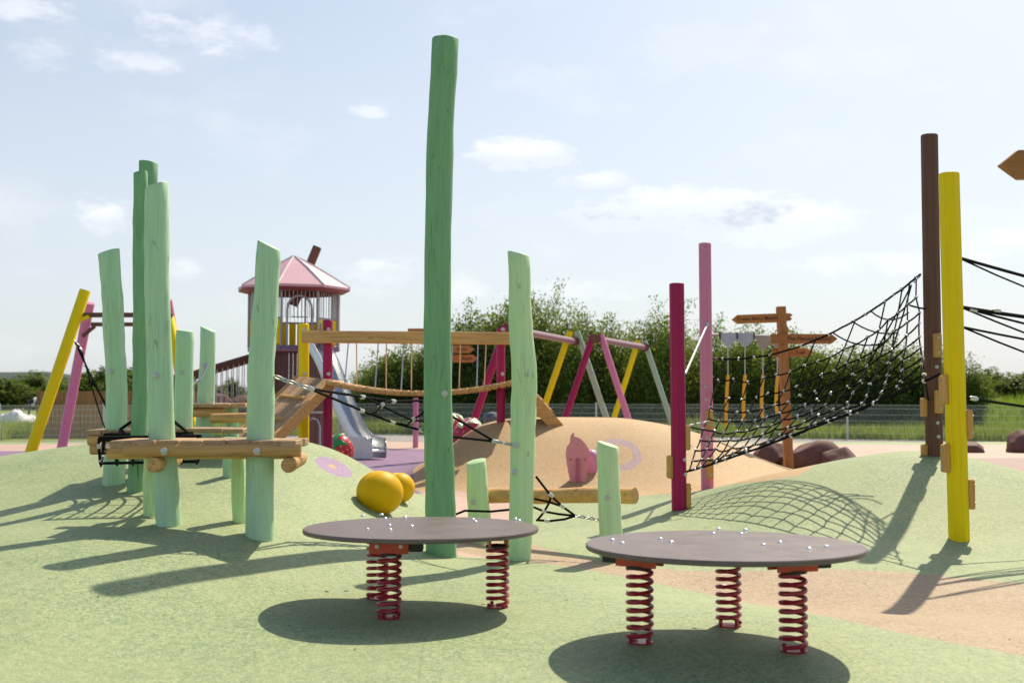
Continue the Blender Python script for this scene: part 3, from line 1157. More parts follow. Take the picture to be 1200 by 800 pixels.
# net between platform post, tallest post and wavy post
ln = net('rope_traverse', P(430, 470, 9.6) - Vector((0, 0, .8)), 'black rope traverse from the front platform to the wavy green post')
Y0, Y1, Y2 = Yf, Yt + .28, Ys2
pA = P(322, 441, Y0); pB = P(362, 455, Y0 + .12)
pM1, pM2 = P(505, 469, Y1), P(505, 507, Y1)
pN1, pN2 = P(532, 489, Y1), P(532, 512, Y1)
pC = P(580, 517, Y2 + .08); pD = P(600, 521, Y2 - .05)
up_ = [pB, P(425, 465, 9.5), P(461, 470, 9.8), pM1, P(520, 480, Y1), pN1, pC]
lo_ = [pB, P(424, 481, 9.4), P(460, 495, 9.7), pM2, P(520, 511, Y1), pN2, pC]
add_rope(ln, up_, .012); add_rope(ln, lo_, .012)
k1, k2 = P(447, 475, 9.6), P(483, 492, 9.9)
add_rope(ln, [P(425, 465, 9.5), P(435, 469, 9.55), k1, P(465, 484, 9.7), k2, pM1.lerp(pM2, .65)], .011)
add_rope(ln, [P(461, 470, 9.8), P(453, 471, 9.7), k1, P(440, 483, 9.5), P(432, 485, 9.45)], .011)
add_rope(ln, [P(500, 478, 10), P(493, 486, 9.95), k2, P(477, 498, 9.8), P(466, 496, 9.75)], .011)
connectors(ln, [(P(425, 465, 9.5), pM1 - pB), (P(461, 470, 9.8), pM1 - pB), (P(424, 481, 9.4), pM2 - pB), (P(460, 495, 9.7), pM2 - pB), (P(494, 504, 9.9), pM2 - pB),
                (k1, (1, 0, .8)), (k2, (1, 0, .8)), (P(364, 455, Y0 + .12), pB - pA), (pC, pD - pC), (P(539, 498, Y1), pC - pN1)], .019, .06)
for a_, b_, l_, r_ in ((pA, pB, .05, .007), (pC, pD, .04, .006)):
    mb = MB(); chain(mb, a_, b_, l_, r_); mb.build('chain', M['zinc'], ln)

# net between wavy post and short stump
l2 = net('rope_traverse', P(660, 600, 10) - Vector((0, 0, .3)), 'black rope net between the wavy green post and the short stump')
t0 = P(628, 558, Ys2 + .1); kk = P(674, 604, Ys2 + .15); e2 = P(702, 609, Yst)
add_rope(l2, [t0, P(645, 580, Ys2 + .12), P(659, 593, Ys2 + .13), kk], .011)
add_rope(l2, [P(626, 584, Ys2 + .2), P(644, 588, Ys2 + .2), P(659, 593, Ys2 + .13)], .011)
add_rope(l2, [P(626, 594, Ys2 + .2), P(638, 599, Ys2 + .2), P(655, 602, Ys2 + .17), kk], .011)
add_rope(l2, [P(628, 609, Ys2 + .2), P(645, 610, Ys2 + .2), P(662, 608, Ys2 + .17), kk], .011)
add_rope(l2, [P(646, 581, Ys2 + .12), P(643, 590, Ys2 + .2), P(638, 599, Ys2 + .2), P(630, 609, Ys2 + .2)], .011)
add_rope(l2, [P(530, 604, Yt + .3), P(545, 598, Yt + .25), P(575, 599, Ys2 + .3), P(626, 594, Ys2 + .2)], .011)
connectors(l2, [(P(646, 580, Ys2 + .12), (1, 0, -1)), (P(659, 593, Ys2 + .13), (1, 0, -1)), (P(638, 599, Ys2 + .2), (1, 0, 0)), (P(641, 610, Ys2 + .2), (1, 0, 0))], .017, .05)
mb = MB(); chain(mb, kk, e2, .04, .006); mb.build('chain', M['zinc'], l2)

# hammock net under the left platforms
hm = net('hammock_net', P(165, 520, 9.6) - Vector((0, 0, .3)), 'black rope hammock hanging between front platform and dark green posts')
HA0, HA1 = P(116, 514, 9.25), P(236, 512, 9.3)
HB0, HB1 = P(122, 510, 10.0), P(226, 508, 10.0)


def HS(u, v_):
    p = HA0.lerp(HA1, u).lerp(HB0.lerp(HB1, u), v_)
    p.z -= (.05 + .19 * math.sin(math.pi * min(max(v_, 0), 1)))
    return p


add_rope(hm, [HA0, HA0.lerp(HA1, .35), HA1], .024, 8)
add_rope(hm, [HB0, HB1], .02, 8)
for i in range(7):
    u = i / 6
    add_rope(hm, [HA0.lerp(HA1, u)] + [HS(u, k / 8) for k in range(9)] + [HB0.lerp(HB1, u)], .013)
for j in (1, 3, 5, 7):
    add_rope(hm, [HS(k / 12, j / 8) for k in range(13)], .007)
for a, b in ((P(172, 481, Yb - .1), P(141, 503, 9.7)), (P(198, 489, Yf + .05), P(223, 509, 9.7))):
    add_rope(hm, [a, b], .014)
add_rope(hm, [P(141, 503, 9.7), P(147, 510, 9.6), P(155, 512, 9.5)], .016)
connectors(hm, [(HS(k / 12, 0.02), (0, 0, 1)) for k in range(0, 13)] + [(HS(0, j / 8), (0, 1, 1)) for j in range(0, 8, 2)], .014, .04)
mb = MB(); chain(mb, P(172, 456, Yb - .11), P(172, 481, Yb - .1), .05, .008); mb.build('chain', M['zinc'], hm)

# ------------------------------------------------------------------ spring platforms
def spring_mesh(r=.066, hgt=.40, turns=8.2, wire=.0125):
    mb = MB(); n = int(turns * 22)
    pts = []; rr = []
    for i in range(n + 1):
        t_ = i / n
        e = min(t_, 1 - t_) * turns
        pitch = t_
        a = 2 * math.pi * turns * t_
        pts.append((r * math.cos(a), r * math.sin(a), wire + (hgt - 2 * wire) * (t_ + .0)))
        rr.append(wire)
    mb.tube(pts, rr, 7)
    return mb


spring_ob = [None]


def spring_platform(cx_px, cy_px, Y, rad, label, bolts, springs, seed, brk):
    ctr = P(cx_px, cy_px, Y)
    zt_ = ctr.z
    gz = hz_(ctr.x, ctr.y)
    root = thing('spring_platform', (ctr.x, ctr.y, gz), label, 'spring platform', 'round brown spring platforms')
    th = .028
    TL = math.tan(R(1.3))
    zat = lambda y: zt_ - (y - ctr.y) * TL
    mb = MB()
    mb.lathe([(rad - .004, -th), (rad, -th + .005), (rad, -.006), (rad - .005, 0)], (ctr.x, ctr.y, zt_), 96, Matrix.Rotation(-math.atan(TL), 3, 'X'))
    mb.build('disc', M['disc'], root, angle=35)
    for (bx, by) in bolts:
        # bolt heads where the photo shows them on the disc top
        u = (bx - 600) / FP; v_ = (400 - by) / FP
        d = Vector((u, cp - v_ * sp, sp + v_ * cp))
        k = (zt_ + ctr.y * TL - CAMZ) / (d.z + d.y * TL)
        p = Vector((0, 0, CAMZ)) + d * k
        mb = MB(); mb.lathe([(.017, -.002), (.017, .002), (.0145, .007), (.009, .010), (0, .012)], p, 12)
        mb.build('bolt', M['bolt'], root)
    for n_, (sx, sy, ang) in enumerate(springs):
        g0 = G(sx, sy)
        zb = zat(g0.y) - th - .1
        hgt = zb - g0.z - .012
        if spring_ob[0] is None:
            o = spring_mesh(hgt=.40).build('spring', M['spring'], org=(0, 0, 0))
            spring_ob[0] = o
        else:
            o = spring_ob[0].copy(); C.objects.link(o)
        o.parent = root
        rl = ORG[root.name]
        o.location = (g0.x - rl.x, g0.y - rl.y, g0.z + .012 - rl.z)
        o.rotation_euler = (0, 0, seed + n_ * 2.1)
        o.scale = (1, 1, hgt / .40)
        # base ring with bolts, sunk in the rubber
        mb = MB(); mb.lathe([(.074, -.03), (.074, .001), (.070, .005), (.04, .005)], (g0.x, g0.y, g0.z + .002), 20)
        for q in range(4):
            a = q * math.pi / 2 + .6
            mb.lathe([(.012, 0), (.012, .02), (0, .024)], (g0.x + .066 * math.cos(a), g0.y + .066 * math.sin(a), g0.z + .009), 6)
        mb.build('spring_base', M['spring'], root)
        # clamp plate under the spring head
        mb = MB(); mb.lathe([(.076, 0), (.076, .014), (.02, .016)], (g0.x, g0.y, zb - .008), 20); mb.build('spring_clamp', M['black'], root)
        # angled bracket: folded plate, a bar with two end flanges and bolts
        a = R(ang); ux = Vector((math.cos(a), math.sin(a), 0)); uy = Vector((-math.sin(a), math.cos(a), 0)); uz = Vector((0, 0, 1))
        mb = MB(); c = Vector((g0.x, g0.y, zb + .049))
        wb = brk
        for sgn in (-1, 1):
            mb.box(c + uy * (.055 * sgn), (wb, .012, .094), axes=[ux, uy, uz], bev=.003)
        mb.box(c + uz * .041, (wb, .10, .009), axes=[ux, uy, uz], bev=.002)
        br = mb.build('bracket', M['bracket'], root, angle=30)
        mb = MB(); mb.box(c + ux * (wb * .5 + .045), (.085, .10, .07), axes=[ux, uy, uz], bev=.006)
        mb.build('rubber_buffer', M['black'], br, angle=30)
        for q in (-.3, .3):
            mb = MB(); bolt(mb, c + ux * (wb * q) - uy * .061, -uy, .012, .01); mb.build('bolt', M['zinc'], br)
    return root


spring_platform(494, 617, 7.2, .754, 'brown disc on red springs left of centre, farther from the camera than its twin',
                [(425, 604.5), (447, 603), (451, 607.5), (474.5, 606), (456, 615.5), (457, 620.5), (430, 620), (482, 616.5), (554, 608.5), (557, 611), (603.5, 608), (608, 610)],
                [(456, 724, 2), (442, 701, -60), (583, 711, 95)], .4, .24)
spring_platform(848, 637, 6.15, .757, 'brown disc on red springs right of centre, the nearest one',
                [(717.5, 633), (729, 636.5), (774, 631.5), (786.5, 635), (836, 625), (842, 620), (868.5, 625.5), (873.5, 621), (894.5, 638.5), (914, 635.5), (948, 643), (968.5, 640.5)],
                [(750, 752, 150), (930, 762, 15), (854, 733, 90)], 1.7, .24)

# ------------------------------------------------------------------ big amber fruit halves
def fruit(px, py, wpx, Y, label, rz):
    g0 = G(px, py)
    Y = Y or g0.y
    r = wpx / FP * Y / 2
    base = Vector((P(px, py, Y).x, Y, hz_(P(px, py, Y).x, Y)))
    root = thing('apricot_ball', base, label, 'ball', 'amber fruit balls')
    vs = []; fs = []; nu, nv = 120, 60
    for j in range(nv + 1):
        th_ = math.pi * j / nv
        for i in range(nu):
            ph = 2 * math.pi * i / nu
            x, y, z = math.sin(th_) * math.cos(ph), math.sin(th_) * math.sin(ph), math.cos(th_)
            # crease running over the fruit
            dcr = abs(math.atan2(x, math.hypot(y, z) + 1e-6))
            k = 1 - .05 * math.exp(-(dcr / .06) ** 2) - .035 * math.exp(-(dcr / .28) ** 2)
            vs.append(Vector((x * k, y * k, z * k * .95)) * r)
    for j in range(nv):
        for i in range(nu):
            i2 = (i + 1) % nu
            fs.append((j * nu + i, (j + 1) * nu + i, (j + 1) * nu + i2, j * nu + i2))
    Mx = Matrix.Rotation(R(rz), 3, 'Z') @ Matrix.Rotation(R(-12), 3, 'X')
    mb = MB(); mb.add([base + Vector((0, 0, r * .72)) + Mx @ v_ for v_ in vs], fs)
    mb.build('skin', M['ball'], root, angle=70)


fruit(445, 597, 55, None, 'larger amber fruit ball with a crease, in front at the mound foot', -60)
fruit(467, 585, 38, None, 'smaller amber fruit ball half hidden behind the larger one', -30)

# ------------------------------------------------------------------ bridge with hanging deck
YB = 18.2
br_ = thing('hanging_bridge', (P(480, 520, YB).x, YB, 0), 'hanging plank bridge with overhead beam, magenta posts and side ramps', 'bridge')
for (px, pt, pb, wd, mt, dy) in ((384, 375, 560, 11.5, 'magenta', 0), (356, 379, 560, 12.5, 'yellow', .25), (587, 384, 506, 10, 'magenta', 0)):
    yy = YB + dy
    a = P(px, pt, yy); b = P(px, pb, yy); r = wd / FP * yy / 2
    mb = MB(); mb.tube([Vector((b.x, b.y, -.15)), Vector((a.x, a.y, a.z - .05)), Vector((a.x, a.y, a.z - .015)), a], [r, r, r * .97, r * .82], 20)
    po = mb.build('post', M[mt], br_, angle=35)
    for yy2 in (386, 438, 452):
        p = P(px + 2, yy2, yy); mb = MB(); bolt(mb, (p.x, p.y - r, p.z), (0, -1, 0), .03); mb.build('bolt', M['zinc'], po)
a, b = P(354, 394.5, YB - .12), P(601, 396.5, YB - .12)
mb = MB(); mb.box((a + b) / 2, ((b - a).length, .12, .20), bev=.012, axes=[(b - a).normalized(), Vector((0, 1, 0)), (b - a).normalized().cross(Vector((0, 1, 0)))])
mb.build('beam', M['wood_x'], br_, angle=30)
nP = 26
rsx = random.Random(5)
dk_pts = []
for i in range(nP):
    u = i / (nP - 1)
    x = 392 + (606 - 392) * u
    y = 449 + 52 * (u * (1 - u)) * .98 + (u * -2)
    dk_pts.append(P(x, y, YB))
for i, p in enumerate(dk_pts):
    mb = MB()
    tdir = (dk_pts[min(i + 1, nP - 1)] - dk_pts[max(i - 1, 0)]).normalized()
    mb.box(p, (.135, .95 + rsx.uniform(-.04, .04), .09), bev=.025, axes=[tdir, Vector((0, 1, 0)), tdir.cross(Vector((0, 1, 0)))])
    mb.build('plank', M['wood_y'], br_, angle=30)
for x in (411, 446, 476, 507, 533, 563):
    for s_ in (-1, 1):
        top = P(x + 2, 401, YB - .12) + Vector((.065 * s_, 0, 0))
        u = (x - 392) / 214
        bt = P(x, 449 + 52 * u * (1 - u) * .98, YB)
        mb = MB(); mb.tube([top, Vector((bt.x + s_ * .05, YB + s_ * .35, bt.z))], .011, 5)
        mb.build('hanger', M['zinc'], br_)


def ramp(parent, a, b, width, cleats, side):
    """boarded ramp from high point a to low point b"""
    a, b = Vector(a), Vector(b)
    d = (b - a); ln_ = d.length; d.normalize()
    s_ = Vector(side).normalized(); s_ = (s_ - d * s_.dot(d)).normalized(); nrm = s_.cross(d)
    if nrm.z < 0: nrm = -nrm
    n = 4
    for k in range(n):
        mb = MB(); mb.box((a + b) / 2 + s_ * ((k + .5) / n - .5) * width, (ln_, width / n - .01, .06), bev=.006, axes=[d, s_, nrm])
        mb.build('ramp_board', M['deck'], parent, angle=30)
    for k in (-1, 1):
        mb = MB(); mb.box((a + b) / 2 + s_ * (k * (width / 2 + .03)) - nrm * .06, (ln_, .05, .2), bev=.008, axes=[d, s_, nrm])
        mb.build('ramp_rail', M['wood_x'], parent, angle=30)
    for t_ in cleats:
        mb = MB(); mb.box(a.lerp(b, t_) + nrm * .05, (.06, width * .8, .04), bev=.006, axes=[d, s_, nrm])
        mb.build('cleat', M['wood_y'], parent, angle=30)


ra = P(368, 444, YB - .1); rb = Vector((ra.x - 1.25, ra.y - 2.2, hz_(ra.x - 1.25, ra.y - 2.2) + .02))
ramp(br_, ra, rb, .62, (.2, .4, .6, .8), (1, -.35, 0))
qa = P(617, 455, YB); qb = G(655, 493); qb = Vector((P(650, 490, YB + .2).x, YB + .2, hz_(P(650, 490, YB + .2).x, YB + .2)))
ramp(br_, qa, qb, 1.1, (.3, .6), (0, 1, 0))

# ------------------------------------------------------------------ tower with slide
TC = Vector((P(344, 400, 28).x, 28.0, 0))
M['roof'] = plain('roof_pink', (.68, .42, .48), .5, 0, .06, 3, .2)
M['roof_edge'] = plain('roof_edge_dark_pink', (.27, .06, .07), .5, 0, .08)
M['rib'] = plain('rib_white', (.8, .76, .78), .4, 0, .04)
M['tpost'] = plain('tower_grey', (.34, .32, .35), .45, 0, .1)
M['tbar'] = plain('tower_bar_grey', (.5, .5, .52), .4, .3, .05)
M['tyellow'] = plain('tower_yellow', (.80, .64, .01), .45, 0, .06, 6, .2)
M['tpurple'] = plain('tower_violet', (.19, .13, .24), .45, 0, .08)
M['tslat'] = wood('tower_slat', (.15, .075, .065), 'z', .6, .55)
tw = thing('play_tower', TC, 'octagonal play tower with pink pyramid roof and yellow panels', 'tower')


def oc(k, r, z):
    a = R(-4 + 45 * k)
    return TC + Vector((r * math.sin(a), -r * math.cos(a), z))


zf_, zr_, ze_ = P(344, 405, 26.9).z, P(344, 372, 26.9).z, P(344, 336, 27.5).z
za_ = P(343, 299.5, 28).z
apex = TC + Vector((0, 0, za_))
for k in range(8):
    a, b = oc(k, 1.44, ze_), oc(k + 1, 1.44, ze_)
    mb = MB()
    a2, b2 = oc(k, .7, ze_ + (za_ - ze_) * .54), oc(k + 1, .7, ze_ + (za_ - ze_) * .54)
    dn = Vector((0, 0, -.06))
    mb.add([a, b, b2, a2, apex, a + dn, b + dn, b2 + dn, a2 + dn, apex + dn], [(0, 1, 2, 3), (3, 2, 4), (6, 5, 8, 7), (7, 8, 9), (0, 5, 6, 1)])
    rp = mb.build('roof_panel', M['roof'], tw, angle=20)
    mb = MB(); mb.tube([a + Vector((0, 0, .01)), a2 + Vector((0, 0, .015)), apex + Vector((0, 0, .01))], .022, 6)
    mb.build('roof_rib', M['rib'], rp)
    mb = MB()
    e0, e1 = oc(k, 1.43, ze_ - .03), oc(k + 1, 1.43, ze_ - .03)
    i0, i1 = oc(k, 1.18, ze_ - .02), oc(k + 1, 1.18, ze_ - .02)
    mb.add([e0, e1, i1, i0, e0 - Vector((0, 0, .05)), e1 - Vector((0, 0, .05)), i1 - Vector((0, 0, .12)), i0 - Vector((0, 0, .12))],
           [(0, 1, 5, 4), (4, 5, 6, 7), (3, 7, 6, 2)])
    mb.build('eave', M['roof_edge'], rp)
    # corner posts stand on the floor; the side ones are broad
    c0 = oc(k, 1.14, 0)
    wp_ = .14 if k in (2, 6) else .045
    mb = MB(); mb.box((c0.x, c0.y, (ze_ - .1 + zf_) / 2), (wp_, .06, ze_ - .1 - zf_), bev=.008, rot=Matrix.Rotation(R(-4 + 45 * k), 3, 'Z'))
    mb.build('corner_post', M['tpost'], tw, angle=30)
    p0, p1 = oc(k, 1.12, 0), oc(k + 1, 1.12, 0)
    along = (p1 - p0).normalized(); out = along.cross(Vector((0, 0, 1)))
    midp = (p0 + p1) / 2; sl = (p1 - p0).length
    is_slide = (k == 0)
    # floor edge
    mb = MB(); mb.box(midp + Vector((0, 0, zf_ - .05)) + out * .03, (sl + .02, .06, .11), axes=[along, -out, Vector((0, 0, 1))], bev=.01)
    mb.build('floor_edge', M['tpurple'], tw, angle=30)
    # yellow boards and bars
    if not is_slide:
        for q in range(4):
            c = p0 + along * (sl * (.14 + .24 * q)) + Vector((0, 0, (zf_ + zr_) / 2 + .02))
            mb = MB(); mb.box(c, (sl * .2, .03, zr_ - zf_ - .06), axes=[along, -out, Vector((0, 0, 1))], bev=.006)
            mb.build('board', M['tyellow'], tw, angle=30)
        mb = MB(); mb.box(midp + Vector((0, 0, zr_)), (sl, .05, .05), axes=[along, -out, Vector((0, 0, 1))], bev=.008)
        mb.build('rail', M['tpost'], tw, angle=30)
    else:
        # arch over the slide entrance
        mb = MB(); pts = []
        hw = .30; zc = P(360, 362, 26.8).z
        pts.append(midp - along * hw + Vector((0, 0, zf_)))
        for q in range(11):
            a_ = math.pi * (1 - q / 10)
            pts.append(midp + along * (hw * math.cos(a_)) + Vector((0, 0, zc + .34 * math.sin(a_))))
        pts.append(midp + along * hw + Vector((0, 0, zf_)))
        mb.tube([p_ + out * .05 for p_ in pts], .028, 8); mb.build('entrance_arch', M['tpost'], tw)
        mb = MB(); mb.tube([midp - along * .2 + Vector((0, 0, zr_ + .02)) + out * .05, midp + along * .2 + Vector((0, 0, zr_ + .02)) + out * .05], .016, 6); mb.build('grab_bar', M['tpost'], tw)
    for q in range(8):
        c = p0 + along * (sl * (.1 + .8 * q / 7))
        mb = MB(); mb.tube([c + Vector((0, 0, zr_)), c + Vector((0, 0, ze_ - .1))], .0085, 5)
        mb.build('bar', M['tbar'], tw)
    # lower slatted wall on the near sides
    if k in (6, 7, 0, 1, 5):
        for q in range(6):
            c = p0 * .7 + TC * .3 + along * (sl * .7 * (q + .5) / 6)
            top_ = zf_ - .15
            lowz = .9 if k in (0,) else .02
            mb = MB(); mb.box((c.x, c.y, (top_ + lowz) / 2), (sl * .105, .035, top_ - lowz), axes=[along, -out, Vector((0, 0, 1))], bev=.006)
            mb.build('wall_slat', M['tslat'], tw, angle=30)
mb = MB(); mb.lathe([(1.1, 0), (1.1, .06)], TC + Vector((0, 0, zf_ - .04)), 8); mb.build('floor', M['deck'], tw, angle=20)
mb = MB()
arch = [P(375, 525, 27), P(375, 500, 27), P(372, 492, 27), P(366, 490, 27), P(361, 493, 27), P(360, 525, 27)]
mb.tube(arch, .025, 6); mb.build('door_arch', M['zinc'], tw)
mb = MB(); a = P(363, 483, 26.9); b = P(379, 483, 26.9)
mb.box((a + b) / 2, (.42, .08, .05), bev=.01); mb.build('shelf', M['zinc'], tw, angle=30)
# dark brown log that pierces the roof like a flake
mb = MB(); a = P(372, 289, 28.4); b = P(361, 316, 28.4); d_ = (b - a).normalized()
mb.tube([a, a + d_ * .02, b, b + d_ * 1.0], [.10, .115, .115, .115], 14)
mb.build('flake_log', M['brown'], tw, angle=35)

# slide
sl_ = thing('slide', (P(440, 535, 25).x, 25, 0), 'stainless steel slide coming down from the pink roofed tower', 'slide')
path = [P(362, 401, 27.0), P(369, 406, 26.6), P(380, 425, 26.2), P(393, 458, 25.8), P(404, 486, 25.5), P(414, 508, 25.3), P(423, 519, 25.15), P(433, 524, 25.0), P(443, 526, 24.85)]
fine = []
for i in range(len(path) - 1):
    p0, p1, p2, p3 = path[max(i - 1, 0)], path[i], path[i + 1], path[min(i + 2, len(path) - 1)]
    for k in range(4):
        t_ = k / 4
        fine.append(.5 * ((2 * p1) + (p2 - p0) * t_ + (2 * p0 - 5 * p1 + 4 * p2 - p3) * t_ ** 2 + (3 * p1 - p0 - 3 * p2 + p3) * t_ ** 3))
fine.append(path[-1])
prof = [(x * .82, y) for x, y in [(-.25, .24), (-.25, .0), (-.2, -.03), (.2, -.03), (.25, 0), (.25, .24), (.275, .25), (.29, .23), (.28, -.02), (.22, -.065), (-.22, -.065), (-.28, -.02), (-.29, .23), (-.275, .25)]]
vs = []
for i, p in enumerate(fine):
    tg = (fine[min(i + 1, len(fine) - 1)] - fine[max(i - 1, 0)]).normalized()
    flat = Vector((tg.x, tg.y, 0)).normalized()
    rt = flat.cross(Vector((0, 0, 1))).normalized(); up = rt.cross(tg)
    vs += [p + rt * x + up * y for x, y in prof]
m_ = len(prof); fs = []
for i in range(len(fine) - 1):
    for k in range(m_):
        k2 = (k + 1) % m_
        fs.append((i * m_ + k, (i + 1) * m_ + k, (i + 1) * m_ + k2, i * m_ + k2))
mb = MB(); mb.add(vs, fs); mb.build('chute', M['steel'], sl_, angle=40)
for s_ in (-1, 1):
    e = fine[-1]; tg = (fine[-1] - fine[-4]); tg.z = 0; tg.normalize(); rt = tg.cross(Vector((0, 0, 1)))
    c = e + rt * (.236 * s_)
    o_ = [(-.75, -c.z + .02), (.03, -c.z + .02), (.05, .0), (.02, .16), (-.1, .25), (-.75, .28)]
    mb = MB(); mb.prism(o_, c, tg, Vector((0, 0, 1)), .02); mb.build('exit_side', M['steel'], sl_, angle=30)
mb = MB(); mb.tube([fine[-1] + rt * -.23 - tg * .02 - Vector((0, 0, .05)), fine[-1] + rt * .23 - tg * .02 - Vector((0, 0, .05))], .05, 10); mb.build('exit_lip', M['steel'], sl_)
for s_ in (-1, 1):
    c = fine[1] + Vector((.0, -.02, .2)); rt2 = Vector((1, -.25, 0)).normalized()
    mb = MB(); mb.prism([(-.16, -.45), (.16, -.6), (.14, -.1), (.05, .28), (-.05, .3), (-.12, .1)], c + rt2 * (.28 * s_), Vector((.35, -.94, 0)), Vector((0, 0, 1)), .025)
    mb.build('entry_side', M['tpost'], sl_, angle=30)
for i_ in (14,):
    c = fine[i_]
    mb = MB(); mb.tube([(c.x, c.y, c.z - .05), (c.x, c.y, -.1)], .04, 8); mb.build('leg', M['zinc'], sl_)

# rope bridge running down to the left of the tower
rb_ = thing('rope_bridge', (P(255, 520, 28).x, 28, 0), 'sloping brown handrail bridge with thin hangers left of the tower', 'bridge')
for dy in (0, .9):
    a, b = P(296, 417, 27.8) + Vector((0, dy, 0)), P(205, 444, 27.0) + Vector((0, dy, 0))
    mb = MB(); mb.tube([a, b], .075, 10); mb.build('handrail', M['brown'], rb_, angle=35)
    for k in range(14):
        c = a.lerp(b, (k + .5) / 14)
        mb = MB(); mb.tube([c, c - Vector((0, 0, 1.05))], .012, 5); mb.build('hanger', M['zinc'], rb_)
    mb = MB(); c = b; mb.tube([(c.x, c.y, c.z + .1), (c.x, c.y, -.1)], .09, 12); mb.build('post', M['brown'], rb_)
for k in range(22):
    a, b = P(296, 417, 27.8), P(205, 444, 27.0)
    c = a.lerp(b, (k + .5) / 22) + Vector((0, .45, -1.08))
    mb = MB(); mb.box(c, (.1, .9, .05), bev=.006); mb.build('plank', M['wood_y'], rb_, angle=30)

# ------------------------------------------------------------------ leaning post frame at the left
YF = 20.0
fr_ = thing('leaning_climber', (P(90, 540, YF).x, YF, 0), 'leaning yellow and pink posts joined by brown beams at far left', 'climbing frame')


def leg(parent, a, b, r, mat, name='leg', ext=True):
    a, b = Vector(a), Vector(b)
    if ext:
        d = (b - a).normalized(); k = (b.z + .1) / -d.z
        b = b + d * k
    mb = MB(); mb.tube([a, a.lerp(b, .004), b], [r * .93, r, r], 16)
    return mb.build(name, mat, parent, angle=35)


leg(fr_, P(100, 340, YF), P(36, 530, YF - .3), .1, M['yellow'])
leg(fr_, P(105, 355, YF + 1.2), P(73, 522, YF + 2), .095, M['pink'])
leg(fr_, P(196, 352, YF + 1.0), P(216, 470, YF + 1.6), .095, M['pink'])
leg(fr_, P(198, 372, YF + .1), P(226, 500, YF - .4), .095, M['yellow'])
mb = MB(); mb.box((P(100, 369, YF) + P(200, 369, YF)) / 2, (1.6, .1, .085), bev=.01); mb.build('beam', M['brown'], fr_, angle=30)
mb = MB(); mb.box((P(106, 380, YF + 1.2) + P(200, 380, YF + 1.2)) / 2, (1.5, .1, .075), bev=.01); mb.build('beam', M['brown'], fr_, angle=30)
mb = MB(); a = P(104, 388, YF + 1.15); mb.box(a, (.3, .05, .06), rot=Matrix.Rotation(R(-40), 3, 'Y')); mb.build('bracket', M['brown'], fr_, angle=30)
mb = MB(); a = P(96, 374, YF - .05); mb.box(a, (.28, .05, .06), rot=Matrix.Rotation(R(-20), 3, 'Y')); mb.build('bracket', M['yellow'], fr_, angle=30)
for k, (x0, y0, x1, y1) in enumerate(((87, 399, 126, 476), (90, 402, 128, 484), (96, 412, 124, 505))):
    o_ = MB().tube(rope_pts(P(x0, y0, YF), P(x1, y1, YF + .6), .04, 8), .014, 5).build('rope', M['rope'], fr_)
mb = MB(); chain(mb, P(86, 398, YF), P(97, 412, YF + .1), .07, .012); mb.build('chain', M['zinc'], fr_)

# ------------------------------------------------------------------ swing frames behind the sand mound
zbm = 2.9


def zpt(px, py, z):
    v_ = (400 - py) / FP
    d = Vector(((px - 600) / FP, cp - v_ * sp, sp + v_ * cp))
    return Vector((0, 0, CAMZ)) + d * ((z - CAMZ) / d.z)


M['swbeam'] = plain('swing_beam_plum', (.30, .15, .19), .35, 0, .1)


def swing(label, beam, legs):
    a, b = zpt(*beam[0], zbm), zpt(*beam[1], zbm)
    root = thing('swing_frame', ((a.x + b.x) / 2, (a.y + b.y) / 2, 0), label, 'swing frame', 'coloured swing frames behind the sand mound')
    mb = MB(); mb.tube([a, b], .085, 14); mb.build('beam', M['swbeam'], root, angle=35)
    for (x0, y0, x1, y1, mt, at) in legs:
        yy = a.lerp(b, at).y
        leg(root, P(x0, y0, yy), P(x1, y1, yy), .085, M[mt])
        mb = MB(); c = a.lerp(b, at); mb.lathe([(.12, -.1), (.12, .1)], c, 12, Matrix.Rotation(R(90), 3, 'X')); mb.build('bracket', M['brown'], root)


swing('nearer swing frame with grey beam, magenta leg at left and yellow and sage legs', [(598, 386), (674, 400)],
      [(594, 380, 553, 500, 'magenta', .0), (668, 388, 640, 470, 'yellow', .97), (676, 388, 710, 488, 'sage', 1.0)])
swing('farther swing frame with grey beam between pink and sage legs', [(697, 397), (756, 407)],
      [(695, 393, 663, 488, 'magenta', .0), (704, 392, 736, 490, 'pink', .02), (748, 399, 720, 488, 'yellow', .97), (755, 399, 786, 492, 'sage', 1.0)])

